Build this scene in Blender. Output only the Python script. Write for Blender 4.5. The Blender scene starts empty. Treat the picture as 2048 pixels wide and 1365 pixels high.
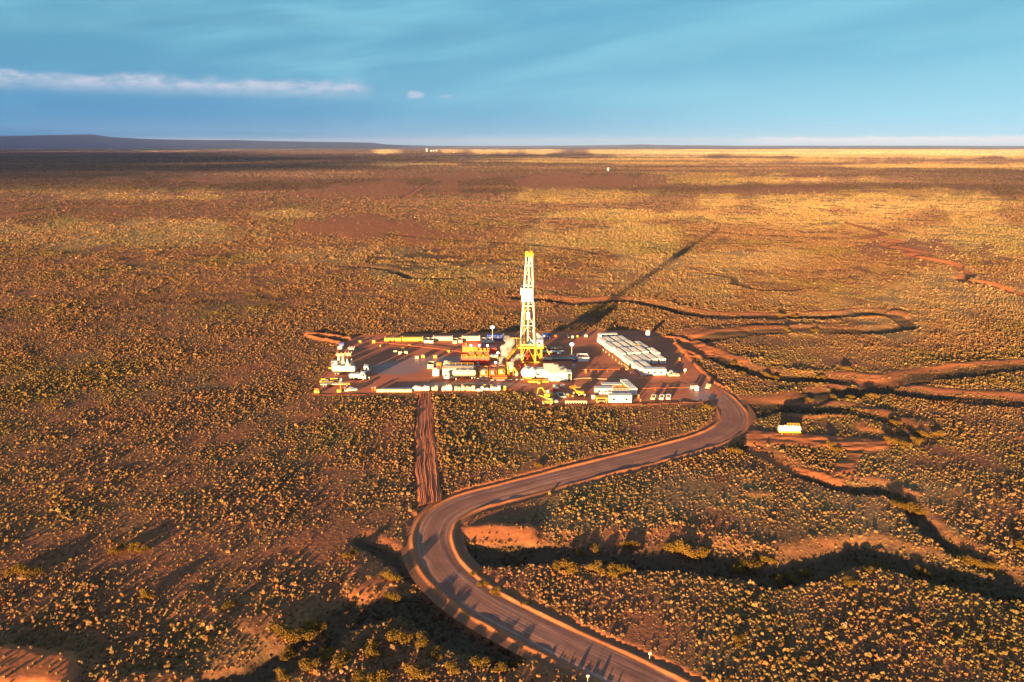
import bpy, bmesh, math, random
import numpy as np
from mathutils import Vector, Matrix

C = bpy.context.scene.collection
scene = bpy.context.scene
R = math.radians

# ------------------------------------------------------------------ camera
CAM_H, PITCH, FPX = 100.0, R(16.1), 1365.0
cam_data = bpy.data.cameras.new("camera")
cam_data.sensor_width = 36.0
cam_data.lens = 24.0
cam_data.clip_start = 1.0
cam_data.clip_end = 200000.0
cam = bpy.data.objects.new("camera", cam_data)
C.objects.link(cam)
cam.location = (0, 0, CAM_H)
cam.rotation_euler = (R(90) - PITCH, 0, 0)
scene.camera = cam

# ------------------------------------------------------------------ sun, sky, exposure
SUN_EL, SUN_AZ = R(5.0), R(24.8)          # light travels 24.8 deg to the right of +Y
sun_d = bpy.data.lights.new("sun", 'SUN')
sun_d.energy = 5.0
sun_d.angle = R(0.5)
sun_d.color = (1.0, 0.605, 0.23)
sun = bpy.data.objects.new("sun", sun_d)
C.objects.link(sun)
_dir = Vector((math.sin(SUN_AZ) * math.cos(SUN_EL), math.cos(SUN_AZ) * math.cos(SUN_EL), -math.sin(SUN_EL)))
sun.rotation_euler = _dir.to_track_quat('-Z', 'Y').to_euler()

scene.view_settings.view_transform = 'Standard'
scene.view_settings.look = 'None'
scene.view_settings.gamma = 1.0
scene.view_settings.use_curve_mapping = False
scene.view_settings.exposure = 2.43
scene.cycles.use_denoising = True
scene.cycles.max_bounces = 4
scene.cycles.diffuse_bounces = 2
scene.cycles.glossy_bounces = 2
scene.cycles.volume_bounces = 2
scene.cycles.transparent_max_bounces = 6

W = bpy.data.worlds.new("World")
scene.world = W
W.use_nodes = True
nt = W.node_tree
nt.nodes.clear()


class NT:
    """tiny node helper"""
    def __init__(s, tree):
        s.t = tree

    def n(s, typ, **kw):
        o = s.t.nodes.new(typ)
        for k, v in kw.items():
            if k.startswith('i_'):
                o.inputs[k[2:].replace('_', ' ')].default_value = v
            else:
                setattr(o, k, v)
        return o

    def l(s, a, b):
        s.t.links.new(a, b)

    def _set(s, sock, v):
        if isinstance(v, bpy.types.NodeSocket):
            s.l(v, sock)
        else:
            sock.default_value = v

    def math(s, op, a, b=0.0, c=None, clamp=False):
        o = s.t.nodes.new('ShaderNodeMath')
        o.operation = op
        o.use_clamp = clamp
        s._set(o.inputs[0], a)
        s._set(o.inputs[1], b)
        if c is not None:
            s._set(o.inputs[2], c)
        return o.outputs[0]

    def ramp(s, v, lo, hi, a=0.0, b=1.0, smooth=True):
        o = s.t.nodes.new('ShaderNodeMapRange')
        if smooth:
            o.interpolation_type = 'SMOOTHSTEP'
        o.clamp = True
        s._set(o.inputs['Value'], v)
        s._set(o.inputs['From Min'], lo)
        s._set(o.inputs['From Max'], hi)
        s._set(o.inputs['To Min'], a)
        s._set(o.inputs['To Max'], b)
        return o.outputs['Result']

    def mix(s, f, a, b, mode='MIX'):
        o = s.t.nodes.new('ShaderNodeMix')
        o.data_type = 'RGBA'
        o.blend_type = mode
        s._set(o.inputs[0], f)
        for sock, v in ((o.inputs[6], a), (o.inputs[7], b)):
            if isinstance(v, tuple):
                v = v if len(v) == 4 else (*v, 1)
            s._set(sock, v)
        return o.outputs[2]

    def noise(s, vec, scale, detail=3.0, rough=0.55, dim='3D', distort=0.0):
        o = s.t.nodes.new('ShaderNodeTexNoise')
        o.noise_dimensions = dim
        if vec is not None:
            s.l(vec, o.inputs['Vector'])
        o.inputs['Scale'].default_value = scale
        o.inputs['Detail'].default_value = detail
        o.inputs['Roughness'].default_value = rough
        o.inputs['Distortion'].default_value = distort
        return o.outputs[0]

    def comb(s, x, y, z=0.0):
        o = s.t.nodes.new('ShaderNodeCombineXYZ')
        s._set(o.inputs[0], x)
        s._set(o.inputs[1], y)
        s._set(o.inputs[2], z)
        return o.outputs[0]


def build_world():
    N = NT(nt)
    out = N.n('ShaderNodeOutputWorld')
    bg = N.n('ShaderNodeBackground')
    bg.inputs['Strength'].default_value = SKY_STRENGTH
    N.l(bg.outputs[0], out.inputs[0])
    sky = N.n('ShaderNodeTexSky')
    sky.sky_type = 'NISHITA'
    sky.sun_disc = False
    sky.sun_elevation = SUN_EL
    sky.sun_rotation = SUN_AZ + math.pi       # the sun itself stands behind the camera
    sky.altitude = 400
    sky.air_density = 1.0
    sky.dust_density = 0.6
    sky.ozone_density = 3.0
    tc = N.n('ShaderNodeTexCoord')
    sep = N.n('ShaderNodeSeparateXYZ')
    N.l(tc.outputs['Generated'], sep.inputs[0])
    x, y, z = sep.outputs
    az = N.math('MULTIPLY', N.math('ARCTAN2', x, y), 57.2958)
    el = N.math('MULTIPLY', N.math('ARCSINE', z), 57.2958)
    base = N.mix(1.0, sky.outputs[0], SKY_TINT, 'MULTIPLY')
    # the clear blue of the side away from the sun, paler to the right and low down
    lo = N.mix(N.ramp(az, -45, 45), (0.07, 0.56, 1.08), (0.46, 1.28, 1.66))
    hi = N.mix(N.ramp(az, -45, 45), (0.14, 0.64, 1.00), (0.24, 0.88, 1.26))
    blue = N.mix(N.ramp(el, 0.0, 9.0), lo, hi)
    blue = N.mix(N.ramp(el, 11.0, 40.0), blue, (0.20, 0.19, 0.33))
    base = N.mix(N.ramp(y, 0.05, 0.45, 0.0, 0.92), base, blue)
    # thin veils of high cloud, streaking down to the left
    u = N.math('ADD', N.math('MULTIPLY', az, 0.055), N.math('MULTIPLY', el, 0.05))
    w = N.math('ADD', N.math('MULTIPLY', el, 0.42), N.math('MULTIPLY', az, -0.055))
    veil = N.noise(N.comb(u, w, 3.1), 1.0, 5.0, 0.5, distort=0.4)
    right = N.ramp(az, -42, 42)
    lift = N.math('ADD', veil, N.math('MULTIPLY', right, 0.13))
    vm = N.ramp(lift, 0.40, 0.78)
    upper = N.ramp(el, -1.0, 5.5, 0.35, 1.0)
    vm = N.math('MULTIPLY', N.math('MULTIPLY', vm, upper), 0.62)
    col = N.mix(vm, base, VEIL)
    # greyer veil high on the left
    hv = N.noise(N.comb(N.math('MULTIPLY', az, 0.05), N.math('MULTIPLY', el, 0.5), 9.0), 1.0, 4.0, 0.5)
    hm = N.math('MULTIPLY', N.math('MULTIPLY', N.ramp(hv, 0.40, 0.7), N.ramp(el, 4.0, 10.0)), 0.35)
    col = N.mix(hm, col, GREYVEIL)
    # pale glow low on the right
    gl = N.math('MULTIPLY', N.ramp(az, -5, 40), N.ramp(el, 7.0, -0.5))
    col = N.mix(N.math('MULTIPLY', gl, 0.45), col, PALE)
    # long flat bank of cumulus on the left
    edge = N.noise(N.comb(N.math('MULTIPLY', az, 0.55), N.math('MULTIPLY', el, 1.5), 1.7), 1.0, 7.0, 0.66)
    big = N.noise(N.comb(N.math('MULTIPLY', az, 0.16), 0.0, 4.4), 1.0, 2.0, 0.5)
    top = N.math('ADD', 3.95, N.math('ADD', N.math('MULTIPLY', edge, 1.1), N.math('MULTIPLY', big, 0.5)))
    m1 = N.ramp(N.math('SUBTRACT', top, el), -0.10, 0.75)
    m2 = N.ramp(el, 3.0, 4.5)
    m3 = N.ramp(az, -10.3, -12.6)
    body = N.ramp(edge, 0.25, 0.62, 0.30, 1.0)
    bank = N.math('MULTIPLY', N.math('MULTIPLY', m1, m2), N.math('MULTIPLY', m3, body))
    col = N.mix(N.math('MULTIPLY', bank, 0.95), col, CLOUD)
    # two small tufts right of it
    for ca, ce, ra, rr, k in ((-7.6, 3.72, 0.75, 0.33, 0.65), (-5.2, 3.6, 0.55, 0.16, 0.35)):
        dx = N.math('DIVIDE', N.math('SUBTRACT', az, ca), ra)
        dy = N.math('DIVIDE', N.math('SUBTRACT', el, ce), rr)
        d = N.math('ADD', N.math('MULTIPLY', dx, dx), N.math('MULTIPLY', dy, dy))
        d = N.math('ADD', d, N.math('MULTIPLY', N.math('SUBTRACT', edge, 0.5), -3.0))
        col = N.mix(N.math('MULTIPLY', N.ramp(d, 1.3, 0.1), k), col, CLOUD)
    # dark blue band under the bank, low over the horizon on the left
    lb = N.math('MULTIPLY', N.ramp(az, 22, -30), N.math('MULTIPLY', N.ramp(el, -0.5, 1.0), N.ramp(el, 4.0, 2.4)))
    col = N.mix(N.math('MULTIPLY', lb, 0.5), col, LOWBLUE)
    # distant bank of cloud on the horizon at the right
    hn = N.noise(N.comb(N.math('MULTIPLY', az, 0.8), N.math('MULTIPLY', el, 2.0), 7.7), 1.0, 5.0, 0.6)
    ht = N.math('ADD', 0.12, N.math('MULTIPLY', hn, 0.75))
    hb = N.math('MULTIPLY', N.ramp(N.math('SUBTRACT', ht, el), -0.05, 0.1), N.ramp(az, 16, 22))
    hb = N.math('MULTIPLY', hb, N.ramp(el, 0.0, 0.2, 0.3, 1.0))
    col = N.mix(N.math('MULTIPLY', hb, 0.9), col, (1.5, 1.6, 1.75, 1))
    N.l(col, bg.inputs['Color'])


SKY_STRENGTH = 0.10
SKY_TINT = (0.78, 0.45, 0.45)
VEIL = (0.50, 1.20, 1.50, 1)
GREYVEIL = (0.34, 0.80, 1.04, 1)
PALE = (0.95, 1.65, 2.0, 1)
CLOUD = (1.16, 1.22, 1.48, 1)
LOWBLUE = (0.07, 0.50, 1.05, 1)
build_world()

# ------------------------------------------------------------------ where a pixel of the survey photo meets the ground
SP, CP = math.sin(PITCH), math.cos(PITCH)


def G(px, py):
    u = (px - 1024.0) / FPX
    v = (py - 682.5) / FPX
    t = CAM_H / (SP + v * CP)
    return (u * t, (CP - v * SP) * t)


def mpp(py):
    return CAM_H / (SP + (py - 682.5) / FPX * CP) / FPX


def zat(yb, yt):
    Y = G(1024, yb)[1]
    v = (yt - 682.5) / FPX
    return CAM_H - Y * (SP + v * CP) / (CP - v * SP)


def project(x, y):
    depth = y * CP + CAM_H * SP
    down = CAM_H * CP - y * SP
    depth = np.maximum(depth, 1.0)
    return 1024 + FPX * x / depth, 682.5 + FPX * down / depth


# ------------------------------------------------------------------ numpy noise
_rng = np.random.RandomState(7)
_PERM = _rng.rand(256, 256).astype(np.float64)


def vnoise(x, y):
    xi = np.floor(x).astype(np.int64)
    yi = np.floor(y).astype(np.int64)
    fx = x - xi
    fy = y - yi
    fx = fx * fx * fx * (fx * (fx * 6 - 15) + 10)
    fy = fy * fy * fy * (fy * (fy * 6 - 15) + 10)
    a = _PERM[xi & 255, yi & 255]
    b = _PERM[(xi + 1) & 255, yi & 255]
    c = _PERM[xi & 255, (yi + 1) & 255]
    d = _PERM[(xi + 1) & 255, (yi + 1) & 255]
    return (a + (b - a) * fx) * (1 - fy) + (c + (d - c) * fx) * fy


def fbm(x, y, wl, oct=3, gain=0.5):
    r, amp, tot = 0.0, 1.0, 0.0
    k = 1.0 / wl
    for i in range(oct):
        r = r + amp * (vnoise(x * k + 17.3 * i, y * k - 9.1 * i) - 0.5)
        tot += amp
        amp *= gain
        k *= 2.03
    return r / tot


def sstep(a, b, x):
    t = np.clip((x - a) / (b - a), 0, 1)
    return t * t * (3 - 2 * t)


def catmull(pts, n=8):
    P = [np.array(p, float) for p in pts]
    P = [2 * P[0] - P[1]] + P + [2 * P[-1] - P[-2]]
    out = []
    for i in range(1, len(P) - 2):
        for k in range(n):
            t = k / n
            a, b, c, d = P[i - 1], P[i], P[i + 1], P[i + 2]
            out.append(0.5 * ((2 * b) + (c - a) * t + (2 * a - 5 * b + 4 * c - d) * t * t + (3 * b - a - 3 * c + d) * t ** 3))
    out.append(P[-2])
    return np.array(out)


def resample(poly, step):
    d = np.r_[0, np.cumsum(np.hypot(*np.diff(poly, axis=0).T))]
    n = max(2, int(d[-1] / step))
    s = np.linspace(0, d[-1], n)
    return np.c_[np.interp(s, d, poly[:, 0]), np.interp(s, d, poly[:, 1])]


def dist_poly(x, y, poly, reach):
    """distance to a polyline, inf beyond reach"""
    D = np.full(x.shape, 1e9)
    m = (x > poly[:, 0].min() - reach) & (x < poly[:, 0].max() + reach) & (y > poly[:, 1].min() - reach) & (y < poly[:, 1].max() + reach)
    if not m.any():
        return D
    xs, ys = x[m], y[m]
    best = np.full(xs.shape, 1e9)
    for i in range(len(poly) - 1):
        ax, ay = poly[i]
        bx, by = poly[i + 1]
        q = (xs > min(ax, bx) - reach) & (xs < max(ax, bx) + reach) & (ys > min(ay, by) - reach) & (ys < max(ay, by) + reach)
        if not q.any():
            continue
        px, py = xs[q], ys[q]
        dx, dy = bx - ax, by - ay
        t = np.clip(((px - ax) * dx + (py - ay) * dy) / (dx * dx + dy * dy + 1e-9), 0, 1)
        dd = np.hypot(px - ax - t * dx, py - ay - t * dy)
        best[q] = np.minimum(best[q], dd)
    D[m] = best
    return D


def inside(x, y, poly):
    r = np.zeros(x.shape, bool)
    n = len(poly)
    for i in range(n):
        x1, y1 = poly[i]
        x2, y2 = poly[(i + 1) % n]
        c = ((y1 > y) != (y2 > y)) & (x < (x2 - x1) * (y - y1) / (y2 - y1 + 1e-12) + x1)
        r ^= c
    return r


def gp(lst):
    return [G(*p) for p in lst]


# ------------------------------------------------------------------ layout of the land
PAD = np.array(gp([(706, 674), (760, 671), (960, 668), (1190, 663), (1300, 662), (1350, 690), (1372, 716), (1408, 752), (1444, 788),
                   (1432, 801), (1290, 807), (1088, 811), (1064, 783), (1020, 781), (840, 786), (632, 788), (652, 752), (684, 700)]))
ROAD_C = resample(catmull(gp([(1560, 1500), (1420, 1430), (1290, 1364), (1160, 1303), (1040, 1244), (970, 1206), (921, 1171), (886, 1135), (868, 1100),
                              (866, 1065), (882, 1034), (918, 1011), (962, 996), (1010, 984), (1144, 949), (1281, 915),
                              (1375, 891), (1432, 871), (1464, 849), (1466, 825), (1447, 800), (1423, 782), (1398, 770)]), 12), 1.5)
ROAD_HW = 4.35
GULLIES = [  # pixels, half width m, depth m
    ([(1030, 598), (1100, 603), (1160, 607), (1240, 601), (1300, 608), (1380, 628), (1440, 635), (1560, 636), (1680, 633), (1740, 629), (1795, 636),
      (1812, 650), (1780, 661), (1700, 665), (1600, 664), (1500, 668), (1420, 678), (1372, 690), (1385, 701), (1440, 719), (1500, 745), (1560, 757),
      (1680, 763), (1750, 769), (1800, 765), (1860, 755), (1950, 745), (2060, 737), (2200, 725), (2500, 742), (2900, 730)], 4.8, 2.3),
    ([(1500, 826), (1530, 820), (1600, 806), (1640, 796), (1700, 785), (1760, 781), (1830, 791), (1900, 799), (2048, 812), (2200, 820), (2480, 808), (2900, 830)], 5.0, 2.4),
    ([(1490, 812), (1600, 821), (1690, 826), (1750, 838), (1790, 852), (1850, 880)], 4.2, 1.9),
    ([(1490, 898), (1530, 915), (1600, 948), (1680, 972), (1780, 988), (1830, 1020), (1870, 1062), (1925, 1105), (1990, 1142), (2040, 1175)], 3.0, 2.4),
    ([(2600, 1236), (2300, 1222), (2060, 1190), (1960, 1172), (1880, 1150), (1800, 1128), (1740, 1116), (1640, 1128), (1560, 1148), (1450, 1135), (1350, 1118), (1250, 1112), (1130, 1108),
      (1000, 1104), (935, 1098)], 4.7, 4.4),
    ([(822, 1148), (790, 1128), (755, 1100), (720, 1085)], 2.2, 1.0),
    ([(1000, 1300), (900, 1255), (830, 1200), (760, 1215), (700, 1232), (620, 1285), (520, 1330), (420, 1375), (330, 1420)], 4.6, 3.2),
    ([(1690, 447), (1742, 461), (1765, 470), (1730, 478), (1800, 486), (1770, 495), (1850, 510), (1820, 516), (1900, 530), (1935, 548), (1925, 560), (2000, 575), (2060, 596), (2250, 640), (2500, 660)], 4.4, 2.6),
    ([(-400, 470), (-200, 452), (-60, 440), (0, 433), (60, 422), (110, 415), (250, 413), (340, 409), (380, 407), (470, 402), (560, 395), (640, 386), (700, 380)], 6.0, 2.2),
    ([(800, 398), (826, 386), (845, 372), (872, 362)], 4.5, 2.6),
    ([(690, 533), (750, 537), (795, 546), (820, 556), (880, 558), (940, 555)], 4.0, 1.3),
    ([(765, 468), (850, 478), (1000, 487), (1120, 496), (1200, 510)], 3.4, 1.0),
    ([(1420, 548), (1460, 556), (1480, 572), (1535, 582), (1600, 580)], 3.0, 1.0),
    ([(1380, 462), (1500, 470), (1650, 478)], 3.0, 0.6),
]
GULLY_DEPTH = [.8, .9, .7, 1.0, 1.5, .8, 1.3, 1.5, 1.2, .6, .6, .4, .5, .3]
GULLIES = [(resample(catmull(gp(a), 8), 3.0), w, d) for a, w, d in GULLIES]
GULLY_GROWTH_SHADE = [1, 1, 1, 1, 1, 1, 1, .12, .2, .15, 1, 1, 1, 1]  # dark scrub plus the gully's shadow painted into the floor colour
GULLY_BARE = [.9, .7, .55, .5, .22, .2, .25, 1.9, 1.6, 1, .5, .4, .5, .4]
BERMS = [  # pixels, half width, height
    ([(616, 669), (660, 671), (712, 681)], 2.4, 1.4),
    ([(616, 669), (620, 674), (650, 680), (680, 687)], 2.4, 1.4),
    ([(684, 690), (672, 712), (660, 738), (650, 757)], 1.2, 0.7),
    ([(640, 785), (634, 789), (740, 789)], 1.0, 0.35),
    ([(832, 788), (872, 788)], 1.2, 0.8),
    ([(1088, 812), (1200, 810), (1290, 808), (1400, 803)], 1.1, 0.45),
    ([(1352, 688), (1376, 714), (1400, 738), (1425, 764)], 1.8, 0.9),
    ([(1400, 716), (1378, 706), (1356, 702)], 2.0, 1.2),
    ([(1425, 764), (1448, 780), (1472, 800), (1486, 814), (1498, 838)], 1.7, 1.0),
    ([(1368, 682), (1352, 676), (1335, 676)], 2.5, 1.2),
    ([(836, 1026), (858, 1024)], 1.6, 1.2),
]
BERMS = [(resample(catmull(gp(a), 8), 1.5), w, d) for a, w, d in BERMS]
DISTURBED = [np.array(gp(p)) for p in (
    [(1500, 862), (1560, 868), (1680, 876), (1790, 884), (1775, 898), (1700, 906), (1640, 895), (1560, 892), (1490, 890)],
    [(1482, 898), (1500, 892), (1580, 930), (1690, 958), (1676, 968), (1600, 950), (1520, 925)],
    [(1664, 936), (1690, 908), (1726, 910), (1700, 944), (1672, 948)],
    [(1350, 690), (1400, 680), (1440, 712), (1400, 716), (1372, 716)],
)]
BARE = [  # px cx, cy, rx, ry, strength
    (230, 1080, 480, 240, 0.2), (120, 860, 300, 60, 0.25), (900, 900, 60, 40, 0.2),
    (985, 1072, 84, 28, 1.2), (30, 1348, 130, 46, 1.2), (300, 1375, 160, 30, 0.7), (1600, 792, 110, 12, 0.5), (1740, 757, 150, 8, 0.45), (1960, 731, 140, 8, 0.6), (1560, 660, 180, 5, 0.7),
    (1740, 632, 80, 7, 0.9), (1420, 668, 70, 7, 0.9), (1480, 720, 70, 9, 0.7), (1650, 828, 140, 8, 0.7), (1780, 850, 70, 12, 0.7),
    (730, 456, 150, 26, 0.85), (860, 470, 110, 18, 0.7), (1150, 364, 150, 13, 0.8), (900, 352, 160, 10, 0.6), (760, 380, 150, 16, 0.7),
    (1590, 381, 140, 8, 0.7), (1610, 354, 45, 5, 0.7), (1850, 508, 130, 28, 0.8), (1130, 600, 150, 10, 0.7), (1120, 565, 60, 14, 0.7), (470, 360, 220, 8, 0.5),
    (1960, 1010, 100, 40, 0.45), (400, 1220, 60, 40, 0.5), (560, 1250, 70, 30, 0.5), (745, 1160, 50, 30, 0.8), (1080, 1345, 60, 24, 0.8), (1740, 700, 160, 12, 0.3),
    (640, 760, 200, 20, 0.25), (1530, 990, 40, 6, 0.5), (1720, 1105, 40, 10, 0.9), (1800, 990, 60, 10, 0.6), (150, 600, 260, 26, 0.3), (640, 388, 80, 7, 0.7),
    (200, 425, 250, 10, 0.3), (1500, 640, 150, 8, 0.4)]
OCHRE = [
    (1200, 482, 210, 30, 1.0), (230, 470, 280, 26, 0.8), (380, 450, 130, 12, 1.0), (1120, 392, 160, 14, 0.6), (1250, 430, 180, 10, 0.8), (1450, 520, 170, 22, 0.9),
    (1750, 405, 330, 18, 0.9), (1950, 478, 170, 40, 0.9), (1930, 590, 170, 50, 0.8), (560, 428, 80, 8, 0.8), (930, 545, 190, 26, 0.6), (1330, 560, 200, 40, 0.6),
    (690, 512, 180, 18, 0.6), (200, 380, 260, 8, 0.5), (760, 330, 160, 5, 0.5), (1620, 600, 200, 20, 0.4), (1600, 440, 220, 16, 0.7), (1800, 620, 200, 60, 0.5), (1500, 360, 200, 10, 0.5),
    (330, 395, 160, 6, 0.6), (1550, 303, 700, 7, 1.0), (1800, 309, 500, 8, 1.0), (1350, 322, 350, 6, 0.7), (1900, 335, 260, 7, 0.7), (1000, 318, 200, 4, 0.5), (250, 299, 320, 3, 0.7), (800, 330, 120, 3, 0.9), (1750, 385, 250, 8, .6), (1750, 1000, 250, 60, 0.35), (1300, 1000, 250, 60, 0.3)]  # far right strips: pale dry grass plus the sunlit haze glow painted in
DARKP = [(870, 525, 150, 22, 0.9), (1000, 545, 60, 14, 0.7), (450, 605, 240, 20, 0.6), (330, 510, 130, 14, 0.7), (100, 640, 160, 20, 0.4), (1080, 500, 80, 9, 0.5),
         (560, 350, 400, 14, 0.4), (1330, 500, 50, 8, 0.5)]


def blobs(px, py, lst, seed):
    wx = fbm(px, py, 60.0, 4) * 1.6
    r = np.zeros(px.shape)
    for cx, cy, rx, ry, s in lst:
        m = (np.abs(px - cx) < rx * 2.2) & (np.abs(py - cy) < ry * 2.2)
        if not m.any():
            continue
        d = np.hypot((px[m] - cx) / rx, (py[m] - cy) / ry) + wx[m]
        r[m] = np.maximum(r[m], s * (1 - sstep(0.7, 1.25, d)))
    return r


def land(x, y):
    """height, bare, ochre, dark, free-of-plants for arrays of ground points"""
    x = np.asarray(x, float)
    y = np.asarray(y, float)
    far = sstep(900, 3500, np.hypot(x, y))
    h = fbm(x, y, 170, 2) * 1.5 + fbm(x + 91, y, 38, 3) * 0.36 + fbm(x, y + 55, 9, 2) * 0.16 * (1 - far)
    h = h + far * fbm(x, y, 2400, 3) * 22
    # distance to built ground
    dpad = dist_poly(x, y, np.vstack([PAD, PAD[:1]]), 26)
    inp = inside(x, y, PAD)
    dpad = np.where(inp, 0.0, dpad)
    droad = dist_poly(x, y, ROAD_C, 30)
    flat = np.minimum(sstep(1.0, 22, dpad), sstep(8.0, 28, droad))
    h = h * flat
    px, py = project(x, y)
    bare = blobs(px, py, BARE, 1)
    bare1 = bare
    bare = np.maximum(bare, 0.7 * sstep(0.18, 0.32, fbm(x + 300, y + 20, 45, 4)) * (1 - sstep(400, 900, y)) * sstep(5, 25, dpad))
    bare = np.minimum(bare, 0.97)
    bare0 = bare
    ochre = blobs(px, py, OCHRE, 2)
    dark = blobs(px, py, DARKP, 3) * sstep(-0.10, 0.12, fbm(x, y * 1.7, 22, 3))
    wx = x + fbm(x, y, 14, 4, 0.6) * 6.5
    wy = y + fbm(x + 40, y + 7, 14, 4, 0.6) * 6.5
    free = np.zeros(x.shape)
    rel = np.zeros(x.shape)
    rise = np.zeros(x.shape)
    growth_shade = np.zeros(x.shape)
    for (poly, w, _), bk, gl, dep in zip(GULLIES, GULLY_BARE, GULLY_GROWTH_SHADE, GULLY_DEPTH):
        w = w * 1.12
        d = dist_poly(wx, wy, poly, w * 2.6)
        k = 1 - sstep(0.65 * w, 1.12 * w, d)
        # the bank facing the low sun gets bare orange soil and a rise, put in to read sunlit
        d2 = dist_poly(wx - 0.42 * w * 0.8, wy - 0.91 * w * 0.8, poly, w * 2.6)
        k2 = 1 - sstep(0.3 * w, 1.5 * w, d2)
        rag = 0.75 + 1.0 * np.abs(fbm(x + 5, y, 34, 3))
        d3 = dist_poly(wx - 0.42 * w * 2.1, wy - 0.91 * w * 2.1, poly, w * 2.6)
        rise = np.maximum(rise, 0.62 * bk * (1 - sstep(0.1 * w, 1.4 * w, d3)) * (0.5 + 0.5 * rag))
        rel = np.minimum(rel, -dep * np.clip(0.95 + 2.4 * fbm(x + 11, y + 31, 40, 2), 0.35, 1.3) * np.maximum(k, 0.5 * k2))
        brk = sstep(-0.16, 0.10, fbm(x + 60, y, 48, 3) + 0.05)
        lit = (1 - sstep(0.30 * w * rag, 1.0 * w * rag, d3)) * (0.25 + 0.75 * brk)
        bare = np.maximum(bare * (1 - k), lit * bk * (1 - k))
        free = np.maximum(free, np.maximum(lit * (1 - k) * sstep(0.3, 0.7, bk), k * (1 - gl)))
        growth_shade = np.maximum(growth_shade, k * gl)
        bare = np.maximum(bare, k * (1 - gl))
    for poly, w, hh in BERMS:
        d = dist_poly(wx * 0.3 + x * 0.7, wy * 0.3 + y * 0.7, poly, w * 2.5)
        k = np.clip(1 - d / w, 0, 1)
        rel = np.where(k > 0, np.maximum(rel, hh * k * (0.8 + 0.5 * fbm(x, y, 3.0, 2) * 2)), rel)
        bare = np.maximum(bare, 1 - sstep(0.9 * w, 1.6 * w, d))
        free = np.maximum(free, 1 - sstep(0.8 * w, 1.2 * w, d))
    h = h + rel + rise * flat * np.clip(1 + rel, 0, 1) + (0.45 * sstep(0.2, 0.9, bare1) + 0.5 * sstep(0.8, 1.2, bare1)) * np.maximum(flat, 0.8 * sstep(0.8, 1.2, bare1) * sstep(7, 12, droad))  + 0.3 * bare0 * flat
    dark = np.maximum(dark, growth_shade)  # shadow on the gully floors joins the dark colour mask
    for poly in DISTURBED:
        m = inside(wx, wy, poly)
        bare = np.where(m, 1.0, bare)
        free = np.where(m, 1.0, free)
        h = h + np.where(m, 0.45 + fbm(x * 0.5, y * 2.0, 3.0, 3) * 0.8, 0.0)
    free = np.maximum(free, (1 - sstep(6.0, 8.2, droad)))
    bare = np.maximum(bare, (1 - sstep(6.5, 9.5, droad)))
    free = np.maximum(free, 1 - sstep(0.3, 2.0, dpad))
    bare = np.maximum(bare, 1 - sstep(1.0, 4.0, dpad))
    fs = inside(x, y, STRIP)
    free = np.where(fs, 1.0, free)
    # sink the sheet under the pad, the road and the furrowed strip, which carry meshes of their own
    h = np.where(inp, -0.4, h)
    h = np.where(droad < 6.9, -0.9, h)
    h = np.where(fs & (dpad > 2.0), -0.35 - 0.0 * h, h)
    return h, bare, ochre, dark, free


STRIP_L = catmull(gp([(838, 789), (830, 822), (827, 880), (827, 950), (832, 1016)]), 10)
STRIP_R = catmull(gp([(865, 789), (868, 822), (873, 880), (880, 950), (886, 1003)]), 10)
STRIP = np.vstack([STRIP_L, STRIP_R[::-1]])

# ------------------------------------------------------------------ materials
MATS = {}


def paint(name, col, rough=0.5, metal=0.0, dirt=0.12, scale=1.3):
    if name in MATS:
        return MATS[name]
    m = bpy.data.materials.new(name)
    m.use_nodes = True
    N = NT(m.node_tree)
    b = m.node_tree.nodes['Principled BSDF']
    tc = N.n('ShaderNodeTexCoord')
    f = N.noise(tc.outputs['Object'], scale, 4.0, 0.6)
    f = N.math('MULTIPLY', N.ramp(f, 0.42, 0.75), dirt * 3)
    c = N.mix(f, col, tuple(a * 0.55 + b2 * 0.45 for a, b2 in zip(col, (0.20, 0.11, 0.07))))
    N.l(c, b.inputs['Base Color'])
    b.inputs['Roughness'].default_value = rough
    b.inputs['Metallic'].default_value = metal
    MATS[name] = m
    return m


WHITE = paint('white paint', (0.64, 0.64, 0.63))
CREAM = paint('cream paint', (0.60, 0.54, 0.38))
ROOFW = paint('dusty white roof', (0.62, 0.60, 0.58), 0.6, 0, 0.2)
GREY = paint('grey metal', (0.30, 0.30, 0.31), 0.5)
LGREY = paint('light grey paint', (0.5, 0.5, 0.5), 0.5)
DARK = paint('dark steel', (0.04, 0.04, 0.045), 0.55)
YELLOW = paint('yellow paint', (0.60, 0.36, 0.025), 0.5)
ORANGE = paint('orange paint', (0.55, 0.15, 0.02), 0.5)
RED = paint('red paint', (0.52, 0.06, 0.03), 0.5)
BLUE = paint('blue paint', (0.02, 0.06, 0.34), 0.45)
LBLUE = paint('pale blue paint', (0.10, 0.28, 0.48), 0.45)
GREEN = paint('green paint', (0.03, 0.16, 0.07), 0.5)
RUBBER = paint('tyre rubber', (0.025, 0.025, 0.025), 0.85)
RIM = paint('wheel rim', (0.45, 0.45, 0.45), 0.4)
GLASS = paint('dark window glass', (0.02, 0.028, 0.035), 0.12, 0, 0.02)
STEEL = paint('bare steel pipe', (0.22, 0.20, 0.19), 0.45, 0.6)
WOOD = paint('pallet wood', (0.26, 0.15, 0.07), 0.8)
SACK = paint('white woven sack', (0.74, 0.72, 0.68), 0.8, 0, 0.15)
SACKY = paint('cream woven sack', (0.66, 0.58, 0.38), 0.8, 0, 0.15)
CONC = paint('pale concrete', (0.42, 0.38, 0.33), 0.85)
MUDR = paint('rust red steel', (0.33, 0.06, 0.03), 0.6)


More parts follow.
